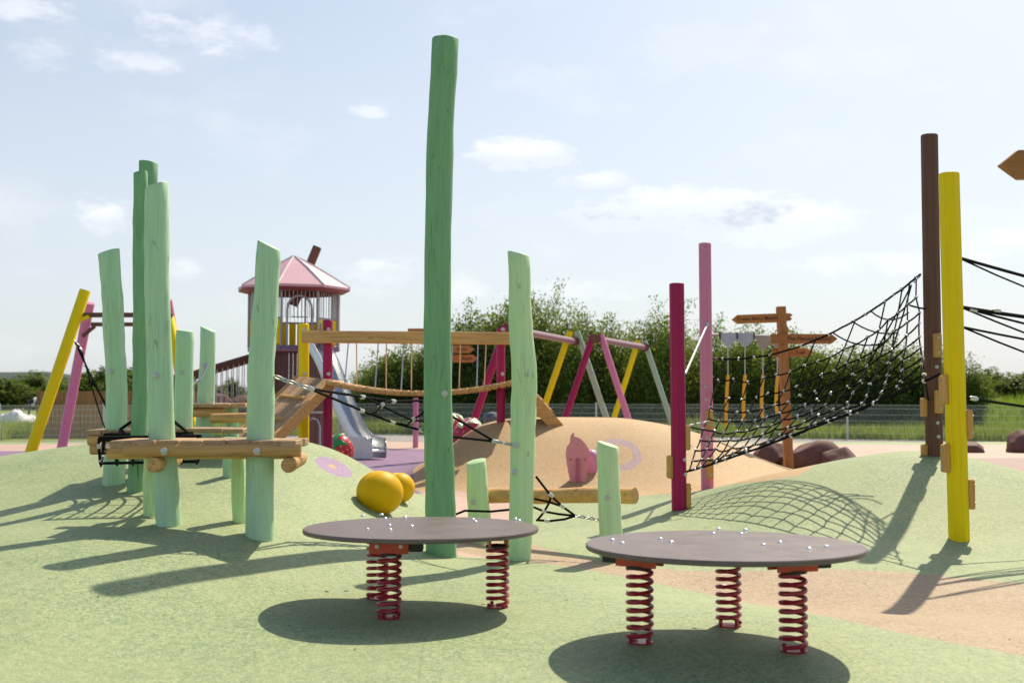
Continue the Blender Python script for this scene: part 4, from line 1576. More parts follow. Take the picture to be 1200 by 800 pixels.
# row of hanging hoses
YH = 27.5
hr = thing('hose_swing_frame', (P(872, 520, YH).x, YH, 0), 'row of yellow hose grips on thin cables behind the pink pole', 'swing frame')
a, b = P(829, 392, YH - .4), P(921, 394, YH + .8)
mb = MB(); mb.tube([a, b], .03, 10); mb.build('beam', M['tpost'], hr)
for c in (a, b):
    mb = MB(); mb.tube([c + Vector((0, 0, .05)), (c.x, c.y, -.1)], .06, 12); mb.build('post', M['signz'], hr)
M['shield'] = plain('shield_pale_blue', (.36, .41, .50), .5, 0, .06)
M['shield2'] = plain('shield_taupe', (.33, .28, .25), .5, 0, .06)
M['hose'] = plain('hose_yellow', (.72, .40, .01), .4, 0, .06)
for k, (x, xb, yb2, mt) in enumerate(((853, 851, 500, 'shield'), (873, 872, 494, 'shield'), (894, 894, 489, 'shield2'), (911, 913, 484, 'shield2'))):
    yy = YH + .25 * k - .3
    c = P(x, 392, yy); u = yy / FP
    s_ = 1 if mt == 'shield' else .78
    o_ = [(-9.5 * s_, 2), (-9.5 * s_, -6), (-6 * s_, -10), (-1.5, -14), (1.5, -14), (6 * s_, -10), (9.5 * s_, -6), (9.5 * s_, 2)]
    mb = MB(); mb.prism([(p * u, q * u - (0 if s_ == 1 else 4 * u)) for p, q in o_], c + Vector((0, -.06, 0)), Vector((1, 0, 0)), Vector((0, 0, 1)), .05)
    sh = mb.build('shield', M[mt], hr, angle=30)
    if s_ == 1:
        for g_ in (-1, 1):
            mb = MB(); mb.box(c + Vector((g_ * 10 * u, -.06, -1.5 * u)), (.035, .08, 8 * u)); mb.build('end_cap', M['black'], sh)
    mb = MB(); mb.tube([P(x, 403, yy), P(x, 442, yy)], .014, 6); mb.build('cable', M['zinc'], hr)
    pts = [P(x + .3, 439, yy), P(x - 1, 455, yy), P(x - 1.7, 472, yy), P((x + xb) / 2 - 1.2, 484, yy), P(xb, yb2, yy)]
    mb = MB(); mb.tube(pts, .042, 8); mb.build('hose_grip', M['hose'], hr)

# ------------------------------------------------------------------ finger posts
M['ink'] = plain('lettering_dark_brown', (.09, .035, .015), .6, 0, .05)


def text_mesh(parent, body, c, ax, size, nrm):
    cu = bpy.data.curves.new('lettering', 'FONT')
    cu.body = body; cu.size = size; cu.align_x = 'CENTER'; cu.align_y = 'CENTER'; cu.extrude = .002; cu.offset = .001
    tmp = bpy.data.objects.new('tmp_text', cu)
    C.objects.link(tmp)
    dg = bpy.context.evaluated_depsgraph_get()
    me = bpy.data.meshes.new_from_object(tmp.evaluated_get(dg))
    bpy.data.objects.remove(tmp)
    ax = Vector(ax).normalized(); nrm = Vector(nrm).normalized(); up = nrm.cross(ax)
    Mx = Matrix((ax, up, nrm)).transposed()
    vs = [Vector(c) + Mx @ v_.co for v_ in me.vertices]
    fs = [tuple(p.vertices) for p in me.polygons]
    mb = MB(); mb.add(vs, fs)
    o = mb.build('lettering', M['ink'], parent, smooth=False)
    o['kind'] = 'stuff'
    return o


def arm(parent, x0, x1, yc, hpx, Y, tip, text=None, tsize=.1, tilt=0, depth=.045, dx=0):
    """finger board; tip: -1 points left, +1 right"""
    a, b = P(x0, yc, Y), P(x1, yc + tilt, Y)
    ln_ = (b - a).length; hh = hpx / FP * Y
    ax = (b - a).normalized(); up = Vector((0, 0, 1)); up = (up - ax * up.dot(ax)).normalized()
    k = hh * .62
    if tip > 0:
        o_ = [(-ln_ / 2, -hh / 2), (ln_ / 2 - k, -hh / 2), (ln_ / 2, -.02 * hh), (ln_ / 2, .02 * hh), (ln_ / 2 - k, hh / 2), (-ln_ / 2, hh / 2)]
    elif tip < 0:
        o_ = [(-ln_ / 2, -.02 * hh), (-ln_ / 2 + k, -hh / 2), (ln_ / 2, -hh / 2), (ln_ / 2, hh / 2), (-ln_ / 2 + k, hh / 2), (-ln_ / 2, .02 * hh)]
    else:
        o_ = [(-ln_ / 2, -hh / 2), (ln_ / 2, -hh / 2), (ln_ / 2 + .04, -hh * .2), (ln_ / 2, 0), (ln_ / 2 + .05, hh * .25), (ln_ / 2, hh / 2), (-ln_ / 2, hh / 2)]
    c = (a + b) / 2
    mb = MB(); mb.prism(o_, c, ax, up, depth)
    bd = mb.build('finger_board', M['sign'], parent, angle=30)
    if text:
        text_mesh(bd, text, c + ax * dx + ax.cross(up) * (depth / 2 + .0045) * (1 if ax.cross(up).y < 0 else -1), ax, tsize, Vector((0, -1, 0)))
    return bd


sg = G(925, 556); YS = 19.5
sgb = P(925, 556, YS)
sign = thing('finger_post', onground(sgb.x, YS), 'orange timber finger post with four boards right of the yellow hoses', 'signpost', 'timber finger posts')
b0 = Vector((sgb.x, YS, hz_(sgb.x, YS) - .2)); t0 = P(915, 359, YS)
mb = MB(); axis = (t0 - b0); ln_ = axis.length; axis.normalize(); sx = Vector((1, 0, 0)); sx = (sx - axis * sx.dot(axis)).normalized()
mb.box((b0 + t0) / 2, (.15, .15, ln_), bev=.012, axes=[sx, axis.cross(sx), axis]); mb.build('post', M['signz'], sign, angle=30)
arm(sign, 857.5, 914, 374.5, 10.5, YS - .02, -1, 'Cream Berry Meadow', .085, -2.2, .05, .05)
arm(sign, 903, 981, 397, 11.5, YS - .09, 1, 'The Flavour Factory', .095, 0, .04, .09)
arm(sign, 905, 952, 413, 10, YS + .1, 1, 'Trail', .09, 0, .045, .13)
arm(sign, 912, 925.5, 371.5, 9, YS + .1, 0, None)
mb = MB(); mb.tube([P(921, 383, YS), P(923, 386, YS - .05), P(923, 390, YS - .05)], .03, 6); mb.build('hook', M['block'], sign)

Y2s = 24.5
sb = onground(P(519, 500, Y2s).x, Y2s)
sign2 = thing('finger_post', sb, 'finger post half hidden behind the tallest green post and bridge beam', 'signpost', 'timber finger posts')
t2 = P(519, 378, Y2s)
mb = MB(); mb.box((sb + Vector((sb.x, sb.y, t2.z))) / 2, (.15, .15, t2.z - sb.z + .1), bev=.012); mb.build('post', M['signz'], sign2, angle=30)
arm(sign2, 505, 556, 409.5, 9, Y2s - .1, 1, 'Berry', .1, -.5, .045, .2)
arm(sign2, 508, 560, 420, 9, Y2s + .1, 1, 'Road', .1, 0, .045, .25)
arm(sign2, 478, 520, 388, 6.5, Y2s - .1, 0, None)

# board of a finger post whose post stands outside the picture
Y3 = 6.0
s3 = onground(P(1300, 400, Y3).x, Y3)
sign3 = thing('finger_post', s3, 'finger post at right edge, only its board tip in view', 'signpost', 'timber finger posts')
mb = MB(); mb.box((s3.x, s3.y, 1.75), (.16, .16, 3.8), bev=.012); mb.build('post', M['signz'], sign3, angle=30)
a, b = P(1171, 194, Y3), P(1290, 190, Y3 + .1)
arm(sign3, 1171, 1300, 194, 34, Y3 - .1, -1, None, tilt=-2)

# ------------------------------------------------------------------ ice cream panel, berries, rocks, bin
M['icecream'] = plain('panel_pink', (.72, .27, .33), .5, 0, .05)
M['icecream2'] = plain('panel_dark_pink', (.45, .12, .19), .5, 0, .05)
ig = G(680, 576)
YI = ig.y + .35
ice = thing('ice_cream_panel', onground(P(680, 570, YI).x, YI), 'flat pink ice cream cone panel standing before the sand mound', 'panel')
out_px = [(670, 574), (664.5, 545), (663, 533), (664, 524), (668, 518), (668.5, 511), (671, 507), (673, 507.5), (672.5, 511), (677, 512), (682, 515), (686, 520), (690, 526), (691, 533), (689.5, 540), (687.5, 556), (686.5, 574)]
pc = P(678, 545, YI)
ou = [((P(x, y, YI) - pc).x, (P(x, y, YI) - pc).z) for x, y in out_px]
mb = MB(); mb.prism(ou[::-1], pc, Vector((1, 0, 0)), Vector((0, 0, 1)), .05); mb.build('panel', M['icecream'], ice, angle=50)
mb = MB(); a = P(677.3, 537, YI - .05); b = P(677.3, 574, YI - .05); mb.box((a + b) / 2, (.045, .04, (a - b).length), bev=.006); mb.build('batten', M['icecream2'], ice, angle=30)
mb = MB()
for x, y in ((668.5, 538), (685.5, 538), (678, 557)):
    p = P(x, y, YI); bolt(mb, (p.x, p.y - .045 if x == 678 else p.y - .026, p.z), (0, -1, 0), .014)
mb.build('bolt', M['icecream2'], ice)
YQ = YI + .28
qd = onground(P(693, 550, YQ).x, YQ)
M['sweetpink'] = plain('dome_pink', (.66, .30, .48), .3, 0, .06)
mb = MB(); rr = 10 / FP * YQ
mb.lathe([(rr * .55, -.12), (rr * .8, rr * .4), (rr, rr * 1.1), (rr * .92, rr * 1.7), (rr * .6, rr * 2.2), (0, rr * 2.4)], qd, 24)
tag(mb.build('pink_dome', M['sweetpink'], org=qd), 'small shiny pink dome half hidden behind the ice cream panel', 'dome')


def berry(base, r, tall_, tilt, label, skin, seedc, leafc, group='giant strawberries', leafdir=1):
    root = thing('giant_strawberry', base, label, 'strawberry', group)
    Mx = tilt
    prof = [(0, -1.0), (.25, -.93), (.5, -.75), (.75, -.42), (.93, -.02), (1.0, .35), (.93, .68), (.7, .88), (.35, .96), (0, .97)]
    c = Vector(base) + Vector((0, 0, r * tall_ * .85))
    mb = MB(); mb.lathe([(a * r, b * r * tall_) for a, b in prof], c, 28, Mx); mb.build('fruit', skin, root, angle=80)
    mb = MB()
    for j in range(7):
        zz = -.75 + 1.5 * j / 6.0
        rr = np.interp(zz, [b for a, b in prof], [a for a, b in prof])
        nn = max(4, int(12 * rr))
        for i in range(nn):
            a = 2 * math.pi * (i + .5 * (j % 2)) / nn
            p = c + Mx @ Vector((rr * r * math.cos(a), rr * r * math.sin(a), zz * r * tall_))
            mb.lathe([(.022, -.01), (.018, .008), (0, .014)], p, 6, (p - c).to_track_quat('Z', 'Y').to_matrix())
    o = mb.build('seeds', seedc, root); o['kind'] = 'stuff'
    for k in range(6):
        a = 2 * math.pi * k / 6 + .3
        d = Vector((math.cos(a), math.sin(a), 0)); s_ = Vector((-math.sin(a), math.cos(a), 0))
        pts = []
        for q, wv in ((0.05, .10), (.35, .28), (.65, .26), (.95, .14), (1.12, .0)):
            zz = np.interp(q, [0, .35, .7, .95, 1.12], [1.02, 1.0, .93, .72, .45])
            pts.append((q, wv, zz))
        vs = []; fs = []
        for lay in (0, -.03):
            for q, wv, zz in pts:
                vs.append(c + Mx @ (d * q * r + s_ * wv * r + Vector((0, 0, zz * r * tall_ + lay))))
                vs.append(c + Mx @ (d * q * r - s_ * wv * r + Vector((0, 0, zz * r * tall_ + lay))))
        n = len(pts)
        for i in range(n - 1):
            fs.append((2 * i, 2 * i + 2, 2 * i + 3, 2 * i + 1)); b_ = 2 * n
            fs.append((b_ + 2 * i, b_ + 2 * i + 1, b_ + 2 * i + 3, b_ + 2 * i + 2))
            fs.append((2 * i, b_ + 2 * i, b_ + 2 * i + 2, 2 * i + 2)); fs.append((2 * i + 1, 2 * i + 3, b_ + 2 * i + 3, b_ + 2 * i + 1))
        mb = MB(); mb.add(vs, fs); mb.build('leaf', leafc, root, angle=60)
    return root


M['berry'] = plain('berry_red', (.55, .02, .02), .3, 0, .08)
M['berry2'] = plain('berry_magenta', (.42, .03, .10), .35, 0, .08)
M['seed'] = plain('seed_cream', (.75, .5, .4), .4, 0, .05)
M['bleaf'] = plain('berry_leaf_green', (.03, .30, .08), .35, 0, .1)
M['bleaf2'] = plain('berry_leaf_pale', (.55, .62, .45), .35, 0, .05)
def aim(v_):
    return Vector(v_).to_track_quat('Z', 'Y').to_matrix()


p_ = P(400, 527, 23.5)
berry((p_.x, 23.5, .0), .31, 1.0, aim((-.62, -.62, .45)), 'red strawberry with green leaves lying beside the slide exit', M['berry'], M['seed'], M['bleaf'])
p_ = P(521, 500, 24.0)
berry((p_.x, 24.0, .05), .44, 1.25, aim((.12, 0, 1)), 'red strawberry with pale cap behind the tallest green post', M['berry'], M['seed'], M['bleaf2'])
p_ = P(543, 512, 19.3)
berry((p_.x, 19.3, p_.z - .33), .24, 1.6, aim((.78, -.1, .55)), 'magenta berry leaning on the left flank of the sand mound', M['berry2'], M['sweetpink'], M['bleaf2'])


def rock(loc, size, rz, label, seed, px=None):
    rs_ = random.Random(seed)
    import bmesh
    bm = bmesh.new()
    bmesh.ops.create_icosphere(bm, subdivisions=4, radius=1)
    off = Vector((rs_.random() * 30, rs_.random() * 30, rs_.random() * 30))
    planes = []
    for k in range(11):
        d = Vector((rs_.gauss(0, 1), rs_.gauss(0, 1), rs_.gauss(0, .8) + .25)).normalized()
        planes.append((d, rs_.uniform(.62, .86)))
    Mr = Matrix.Rotation(R(rz), 3, 'Z')
    for v_ in bm.verts:
        p = v_.co.copy()
        for d, k in planes:
            e = p.dot(d) - k
            if e > 0: p -= d * e * .93
        p *= 1 + .06 * noise.noise(p * 2.2 + off) + .02 * noise.noise(p * 7 + off)
        v_.co = Mr @ Vector((p.x * size[0], p.y * size[1], p.z * size[2]))
    me = bpy.data.meshes.new('rock'); bm.to_mesh(me); bm.free()
    me.materials.append(M['rock'])
    me.polygons.foreach_set('use_smooth', [True] * len(me.polygons))
    ob = bpy.data.objects.new('moulded_rock', me); C.objects.link(ob)
    ob.location = loc
    return tag(ob, label, 'rock', 'moulded maroon rocks')


def rk(px, py, Y, size, rz, label, seed):
    p = P(px, py, Y)
    rock((p.x, Y, hz_(p.x, Y) + size[2] * .3), size, rz, label, seed)


rk(952, 540, 21.5, (.62, .5, .52), 20, 'large maroon rock just right of the finger post', 1)
rk(984, 540, 21.0, (.35, .4, .42), 50, 'maroon rock adjoining the right side of the large one', 2)
rk(906, 535, 22.0, (.42, .4, .38), 10, 'low maroon rock peeking out left of the finger post', 3)
rk(1038, 535, 20.0, (.42, .25, .16), 25, 'flat slanting maroon rock slab on the mound edge left of the brown pole', 4)
rk(1140, 520, 28.0, (.40, .35, .22), 0, 'small maroon rock directly right of the yellow pole', 5)
rk(1196, 520, 28.0, (.34, .4, .48), 30, 'upright maroon rock at the right edge before the fence', 6)
for k, (x, lab) in enumerate(((258, 'left one of two brown rocks beneath the sloping handrail'), (284, 'right one of two brown rocks beneath the sloping handrail'))):
    p = P(x, 478, 48); rock((p.x, 48, .75), (.75, .6, 1.0), 40 * k, lab, 10 + k)

p_ = P(577, 505, 33.5)
bn = thing('litter_bin', (p_.x, 33.5, -.05), 'grey blue litter bin by the fence behind the magenta bridge post', 'bin')
mb = MB(); mb.lathe([(.19, 0), (.24, .05), (.26, .75), (.27, .78)], (p_.x, 33.5, -.05), 20); mb.build('body', M['bin'], bn)
mb = MB(); mb.lathe([(.275, .78), (.28, .84), (.2, .94), (0, .98)], (p_.x, 33.5, -.05), 20); mb.build('lid', M['bin'], bn)
p_ = P(487, 520, 30.0)
pp = thing('pink_post', (p_.x, 30, 0), 'short salmon pink post under the middle of the hanging bridge', 'post')
mb = MB(); mb.tube([(p_.x, 30, -.1), (p_.x, 30, 1.3), (p_.x, 30, 1.36)], [.075, .075, .06], 14); mb.build('shaft', M['pink'], pp)
mb = MB(); mb.lathe([(.75, 0), (.75, .012), (0, .014)], (p_.x, 30, .003), 32); mb.build('base_pad', M['rub_pink'], pp)

# ------------------------------------------------------------------ fence
fl = [(30, 28.5), (16.2, 34.6), (6, 39), (-6, 41.5), (-13, 35.4), (-30, 29)]
fe = thing('mesh_fence', (0, 0, -.1), 'pale green welded mesh fence round the playground', 'fence')
HF = 1.22
mb = MB()
nw = 60
for i in range(nw + 1):
    x = 3.0 * i / nw
    mb.tube([(x, 0, .04), (x, 0, HF)], .0045, 3, caps=False)
for zz in (.08, .28, .48, .68, .88, 1.08, 1.2):
    mb.tube([(0, .006, zz), (3, .006, zz)], .0045, 3, caps=False)
    mb.tube([(0, -.006, zz), (3, -.006, zz)], .0045, 3, caps=False)
pan = None; pst = None
for (a, b) in zip(fl[:-1], fl[1:]):
    a, b = Vector((*a, 0)), Vector((*b, 0))
    n = max(1, round((b - a).length / 3.0)); d = (b - a) / n; ang = math.atan2(d.y, d.x)
    for k in range(n):
        p = a + d * k
        if abs(p.x / p.y) > .62 and abs((p + d).x / (p + d).y) > .62:
            continue
        if pan is None:
            pan = mb.build('mesh_panel', M['wire'], fe, org=(0, 0, 0)); o = pan
            m2 = MB(); m2.box((0, 0, HF / 2), (.06, .045, HF + .08), bev=.005); m2.box((0, 0, HF + .045), (.066, .05, .012))
            pst = m2.build('post', M['wire'], fe, org=(0, 0, 0), angle=30); q = pst
        else:
            o = pan.copy(); C.objects.link(o); q = pst.copy(); C.objects.link(q)
        o.parent = fe; q.parent = fe
        o.location = p; o.rotation_euler = (0, 0, ang); o.scale = (d.length / 3, 1, 1)
        q.location = p; q.rotation_euler = (0, 0, ang)

# timber screen, sheet and cow beyond the fence
scn = thing('timber_screen', (-16, 40, -.1), 'brown board screen standing behind the fence at far left', 'screen', None)
M['screen'] = wood('screen_board', (.36, .19, .08), 'z', .6, .7)
xa, xb_ = P(42, 500, 40).x, P(240, 500, 40).x
nb = 40
for k in range(nb):
    x = xa + (xb_ - xa) * (k + .5) / nb
    yy = 40 + .0 * k
    mb = MB(); mb.box((x, yy, .72), ((xb_ - xa) / nb - .012, .03, 1.72 + random.uniform(-.04, .03)), bev=.004); mb.build('board', M['screen'], scn, angle=30)
for zz in (.25, 1.2):
    mb = MB(); mb.box(((xa + xb_) / 2, 40.05, zz), (xb_ - xa, .04, .1)); mb.build('rail', M['screen'], scn)

wp = P(14, 490, 62)
vs = []; fs = []
for j in range(14):
    for i in range(24):
        u, v_ = i / 23 * 2 - 1, j / 13 * 2 - 1
        zz = max(0, 1 - u * u - v_ * v_) ** .5
        zz = .75 * zz * (.6 + .8 * noise.noise(Vector((u * 2.2, v_ * 2.2, 3)))) + .12 * noise.noise(Vector((u * 6, v_ * 6, 9)))
        vs.append((wp.x + u * 1.6, 62 + v_ * 1.0, max(-.1, zz * .95 - .05)))
for j in range(13):
    for i in range(23):
        fs.append((j * 24 + i, j * 24 + i + 1, (j + 1) * 24 + i + 1, (j + 1) * 24 + i))
mb = MB(); mb.add(vs, fs)
tag(mb.build('white_sheet', M['white'], org=(wp.x, 62, -.1), angle=50), 'crumpled white sheet heap on the grass at far left', 'sheet')

t = T('cow_hide').set(.8)
g = t.noise(t.coord(), 1.5, 2, .4)
t.color(t.ramp(g, [(.53, (.02, .018, .018)), (.56, (.7, .68, .66))])); M['cow'] = t.m


def skin_mesh(verts, edges, radii):
    me = bpy.data.meshes.new('skeleton'); me.from_pydata(verts, edges, []); me.update()
    ob = bpy.data.objects.new('skeleton', me); C.objects.link(ob)
    ob.modifiers.new('s', 'SKIN'); sub = ob.modifiers.new('d', 'SUBSURF'); sub.levels = 1
    for v_, r_ in zip(me.skin_vertices[0].data, radii):
        v_.radius = (r_, r_) if not isinstance(r_, tuple) else r_
    me.skin_vertices[0].data[0].use_root = True
    dg = bpy.context.evaluated_depsgraph_get()
    out = bpy.data.meshes.new_from_object(ob.evaluated_get(dg))
    bpy.data.objects.remove(ob)
    return out


cv = [(0, 0, 1.0), (.55, 0, 1.02), (.9, 0, 1.08), (1.25, 0, 1.28), (1.5, 0, 1.3), (1.75, 0, 1.12), (-.55, 0, 1.02), (-.85, 0, 1.1),
      (.75, .22, .75), (.72, .23, .4), (.74, .23, .04), (.75, -.22, .75), (.8, -.23, .4), (.78, -.23, .04),
      (-.75, .22, .78), (-.9, .23, .45), (-.84, .23, .04), (-.75, -.22, .78), (-.85, -.23, .45), (-.8, -.23, .04),
      (-1.0, 0, 1.05), (-1.05, 0, .6)]
ce = [(0, 1), (1, 2), (2, 3), (3, 4), (4, 5), (0, 6), (6, 7), (2, 8), (8, 9), (9, 10), (2, 11), (11, 12), (12, 13), (7, 14), (14, 15), (15, 16), (7, 17), (17, 18), (18, 19), (7, 20), (20, 21)]
cr = [.38, .37, .3, .17, .15, .09, .37, .28, .12, .07, .06, .12, .07, .06, .15, .07, .06, .15, .07, .06, .05, .03]
cp_ = P(50, 486, 76)
cow = thing('cow', (cp_.x, 76, -.1), 'black and white cow in the meadow at far left', 'cow')
cow.rotation_euler = (0, 0, R(20))
me = skin_mesh(cv, ce, cr); me.materials.clear(); me.materials.append(M['cow'])
me.polygons.foreach_set('use_smooth', [True] * len(me.polygons))
o = bpy.data.objects.new('body', me); C.objects.link(o); o.parent = cow

# ------------------------------------------------------------------ trees
def leaf_mat(name, c1, c2, c3):
    t = T(name).set(.55, 0, .3)
    gm = t.n('ShaderNodeNewGeometry')
    col = t.ramp(gm.outputs['Random Per Island'], [(0, c1), (.5, c2), (1, c3)])
    t.color(col)
    tr = t.n('ShaderNodeBsdfTranslucent'); t.l(t.mix(.5, col, (.34, .44, .05)), tr.inputs['Color'])
    mx = t.n('ShaderNodeMixShader'); mx.inputs[0].default_value = .45
    t.l(t.b.outputs[0], mx.inputs[1]); t.l(tr.outputs[0], mx.inputs[2]); t.l(mx.outputs[0], t.out.inputs['Surface'])
    return t.m


M['leaf'] = leaf_mat('leaves', (.045, .08, .016), (.095, .15, .026), (.18, .24, .055))
M['leafd'] = leaf_mat('leaves_dark', (.025, .055, .016), (.045, .085, .02), (.08, .12, .03))
M['bark'] = plain('bark', (.10, .075, .05), .9, 0, .3, 12)


def crown_mesh(seed, nclump, nleaf, mat, leaf=.11, tall_=1.0):
    """leaves in clumps through an upright crown of unit half width, height 0..2*tall"""
    r_ = np.random.default_rng(seed)
    V = []
    tips = []
    for k in range(nclump):
        for _ in range(20):
            p = r_.uniform(-1, 1, 3)
            if .25 < np.linalg.norm(p) < 1: break
        zz = (p[2] + 1) * tall_
        wob = .72 + .45 * noise.noise(Vector((p[0] * 1.7 + seed, p[1] * 1.7, p[2] * 1.3)))
        c = np.array([p[0] * wob * 1.05, p[1] * wob * 1.05, zz * (.82 + .18 * r_.random())])
        tips.append(c)
        sh = r_.random()
        rad = r_.uniform(.13, .27)
        shoot = r_.random() < .3
        n = int(nleaf * (rad / .2) ** 2)
        q = r_.normal(0, 1, (n, 3)) * rad * .55
        if shoot:
            tt = r_.random(n)
            q = np.stack([r_.normal(0, .05, n), r_.normal(0, .05, n), tt * .55 - .1], 1) * np.array([1 + .6, 1 + .6, 1])
            q[:, 0] += tt * r_.normal(0, .2); q[:, 1] += tt * r_.normal(0, .2)
        V.append(c + q)
    V = np.concatenate(V)
    V = V[V[:, 2] > .0]
    n = len(V)
    a = r_.normal(0, 1, (n, 3)); a[:, 2] = a[:, 2] * .7 + .2; a /= np.linalg.norm(a, axis=1)[:, None]
    b = r_.normal(0, 1, (n, 3)); b -= a * (a * b).sum(1)[:, None]; b /= np.linalg.norm(b, axis=1)[:, None]
    s = leaf * r_.uniform(.6, 1.25, n)[:, None] / 2
    quad = np.stack([V - a * s, V + b * s * .5, V + a * s, V - b * s * .5], 1).reshape(-1, 3)
    me = bpy.data.meshes.new('crown')
    me.vertices.add(4 * n); me.vertices.foreach_set('co', quad.ravel())
    me.loops.add(4 * n); me.loops.foreach_set('vertex_index', np.arange(4 * n))
    me.polygons.add(n); me.polygons.foreach_set('loop_start', np.arange(0, 4 * n, 4)); me.polygons.foreach_set('loop_total', np.full(n, 4))
    me.materials.append(mat); me.update(); me.validate()
    return me, tips


def trunk_mesh(tips, seed, mat, tall_=1.0):
    r_ = random.Random(seed)
    mb = MB()
    for s_ in range(3):
        x, y = r_.uniform(-.15, .15), r_.uniform(-.15, .15)
        tx_, ty_ = r_.uniform(-.4, .4), r_.uniform(-.4, .4)
        spine = [Vector((x + (tx_ - x) * (k / 5) ** 1.3, y + (ty_ - y) * (k / 5) ** 1.3, -.12 + 1.7 * tall_ * k / 5)) for k in range(6)]
        mb.tube(spine, [.035 * (1 - .15 * k) for k in range(6)], 6)
        for q in r_.sample(tips, min(9, len(tips))):
            k = r_.randint(1, 4); a = spine[k]; b = Vector(q)
            mb.tube([a, a.lerp(b, .5) + Vector((0, 0, .05)), b], [.014, .009, .003], 4)
    me = bpy.data.meshes.new('trunk'); me.from_pydata(mb.v, [], mb.f); me.materials.append(mat)
    me.polygons.foreach_set('use_smooth', [True] * len(me.polygons)); me.update()
    return me


M['leaf2'] = leaf_mat('leaves_fresh', (.06, .105, .018), (.125, .19, .03), (.22, .29, .065))
M['leaf3'] = leaf_mat('leaves_deep', (.03, .065, .018), (.065, .115, .026), (.12, .18, .045))
VAR = []
for k in range(5):
    cm, tips = crown_mesh(100 + k, 240, 85, M[('leaf', 'leaf2', 'leaf3', 'leaf2', 'leaf')[k]], (.062, .056, .07, .06, .066)[k], 1.0)
    VAR.append((cm, trunk_mesh(tips, 200 + k, M['bark'])))
VARD = []
for k in range(2):
    cm, tips = crown_mesh(140 + k, 110, 60, M['leafd'], .13, 1.0)
    VARD.append((cm, trunk_mesh(tips, 240 + k, M['bark'])))


def tree(px, ytop, hw, Y, k, label, var=None, group='leafy trees behind the fence', name='shrub_tree'):
    var = var or VAR
    p = P(px, 480, Y)
    ztop = P(px, ytop, Y).z + .1
    half = hw / FP * Y
    root = thing(name, (p.x, Y, -.1), label, 'tree', group)
    root.scale = (half, half * 1.0, ztop / 2.0)
    root.rotation_euler = (0, 0, random.uniform(0, 6.28))
    cm, tm = var[k % len(var)]
    for nm, me in (('crown', cm), ('trunk', tm)):
        o = bpy.data.objects.new(nm, me); C.objects.link(o); o.parent = root


TR = [(432, 428, 34, 47, 'low tree right behind the steel slide'), (468, 408, 44, 46, 'tree behind the left half of the hanging bridge'),
      (512, 398, 42, 46, 'tree directly behind the tallest green post'), (556, 368, 46, 45, 'tall tree left of the magenta bridge post'),
      (604, 352, 48, 44, 'tall tree directly behind the wavy green post'), (652, 350, 50, 44, 'tallest tree, above the nearer swing frame'),
      (700, 372, 44, 45, 'tree between the two swing frames'), (738, 392, 38, 46, 'lower tree above the far end of the farther swing frame'),
      (776, 368, 46, 44, 'tree directly behind the dark magenta pole'), (826, 386, 44, 45, 'tree directly behind the pale pink pole'),
      (868, 392, 46, 44, 'tree behind the yellow hose grips'), (908, 384, 44, 44, 'tree directly behind the orange finger post'),
      (952, 404, 46, 45, 'tree below the right-pointing finger board'), (996, 410, 48, 44, 'tree behind the middle of the large net'),
      (1040, 402, 50, 43, 'tree behind the right end of the large net'), (1086, 408, 48, 43, 'tree directly behind the brown pole'),
      (1132, 424, 34, 42, 'last tree of the row, right of the yellow pole')]
for k, (px, yt, hw, Y, lab) in enumerate(TR):
    tree(px, yt, hw * 1.12, Y, k * 2 + k // 3, lab)
# second rank, dense and dark, closes the gaps low down
for k, (px, yt, hw, Y, lab) in enumerate(((455, 436, 60, 52, 'dark bush low behind the slide and bridge start'), (535, 425, 60, 52, 'dark bush low behind the bridge planks'), (620, 405, 64, 51, 'dark bush low behind the nearer swing frame'),
                                          (705, 415, 64, 51, 'dark bush low behind the farther swing frame'), (790, 405, 64, 51, 'dark bush low behind the two pink poles'), (870, 408, 64, 51, 'dark bush low behind the hoses'),
                                          (950, 420, 64, 51, 'dark bush low behind the finger boards'), (1030, 422, 64, 50, 'dark bush low behind the large net'), (1105, 430, 56, 50, 'dark bush low behind the brown and yellow poles'))):
    tree(px, yt, hw, Y, k, lab, VARD, 'dark bushes behind the tree row', 'bush')
FAR = [(8, 446, 34, 110, 'far dark tree at the left edge'), (40, 437, 30, 115, 'far dark tree left of the leaning yellow post'), (70, 446, 34, 112, 'far dark tree behind the leaning pink post'),
       (112, 432, 30, 105, 'far dark tree left of the platform post, above the board screen'), (150, 436, 34, 110, 'far dark tree between the left platform posts'), (192, 440, 34, 112, 'far dark tree behind the tall front mint post'),
       (232, 448, 34, 116, 'far dark tree behind the short mint posts'), (272, 444, 16, 120, 'round far tree beneath the sloping handrail'), (330, 458, 44, 118, 'far low dark tree behind the tower base'),
       (1165, 434, 30, 120, 'far tree at right with domed crown'), (1200, 440, 34, 120, 'far tree at the right edge'), (1240, 438, 36, 120, 'far tree beyond the right edge')]
for k, (px, yt, hw, Y, lab) in enumerate(FAR):
    tree(px, yt, hw * 1.1, Y, k, lab, VARD, 'far dark trees', 'far_tree')

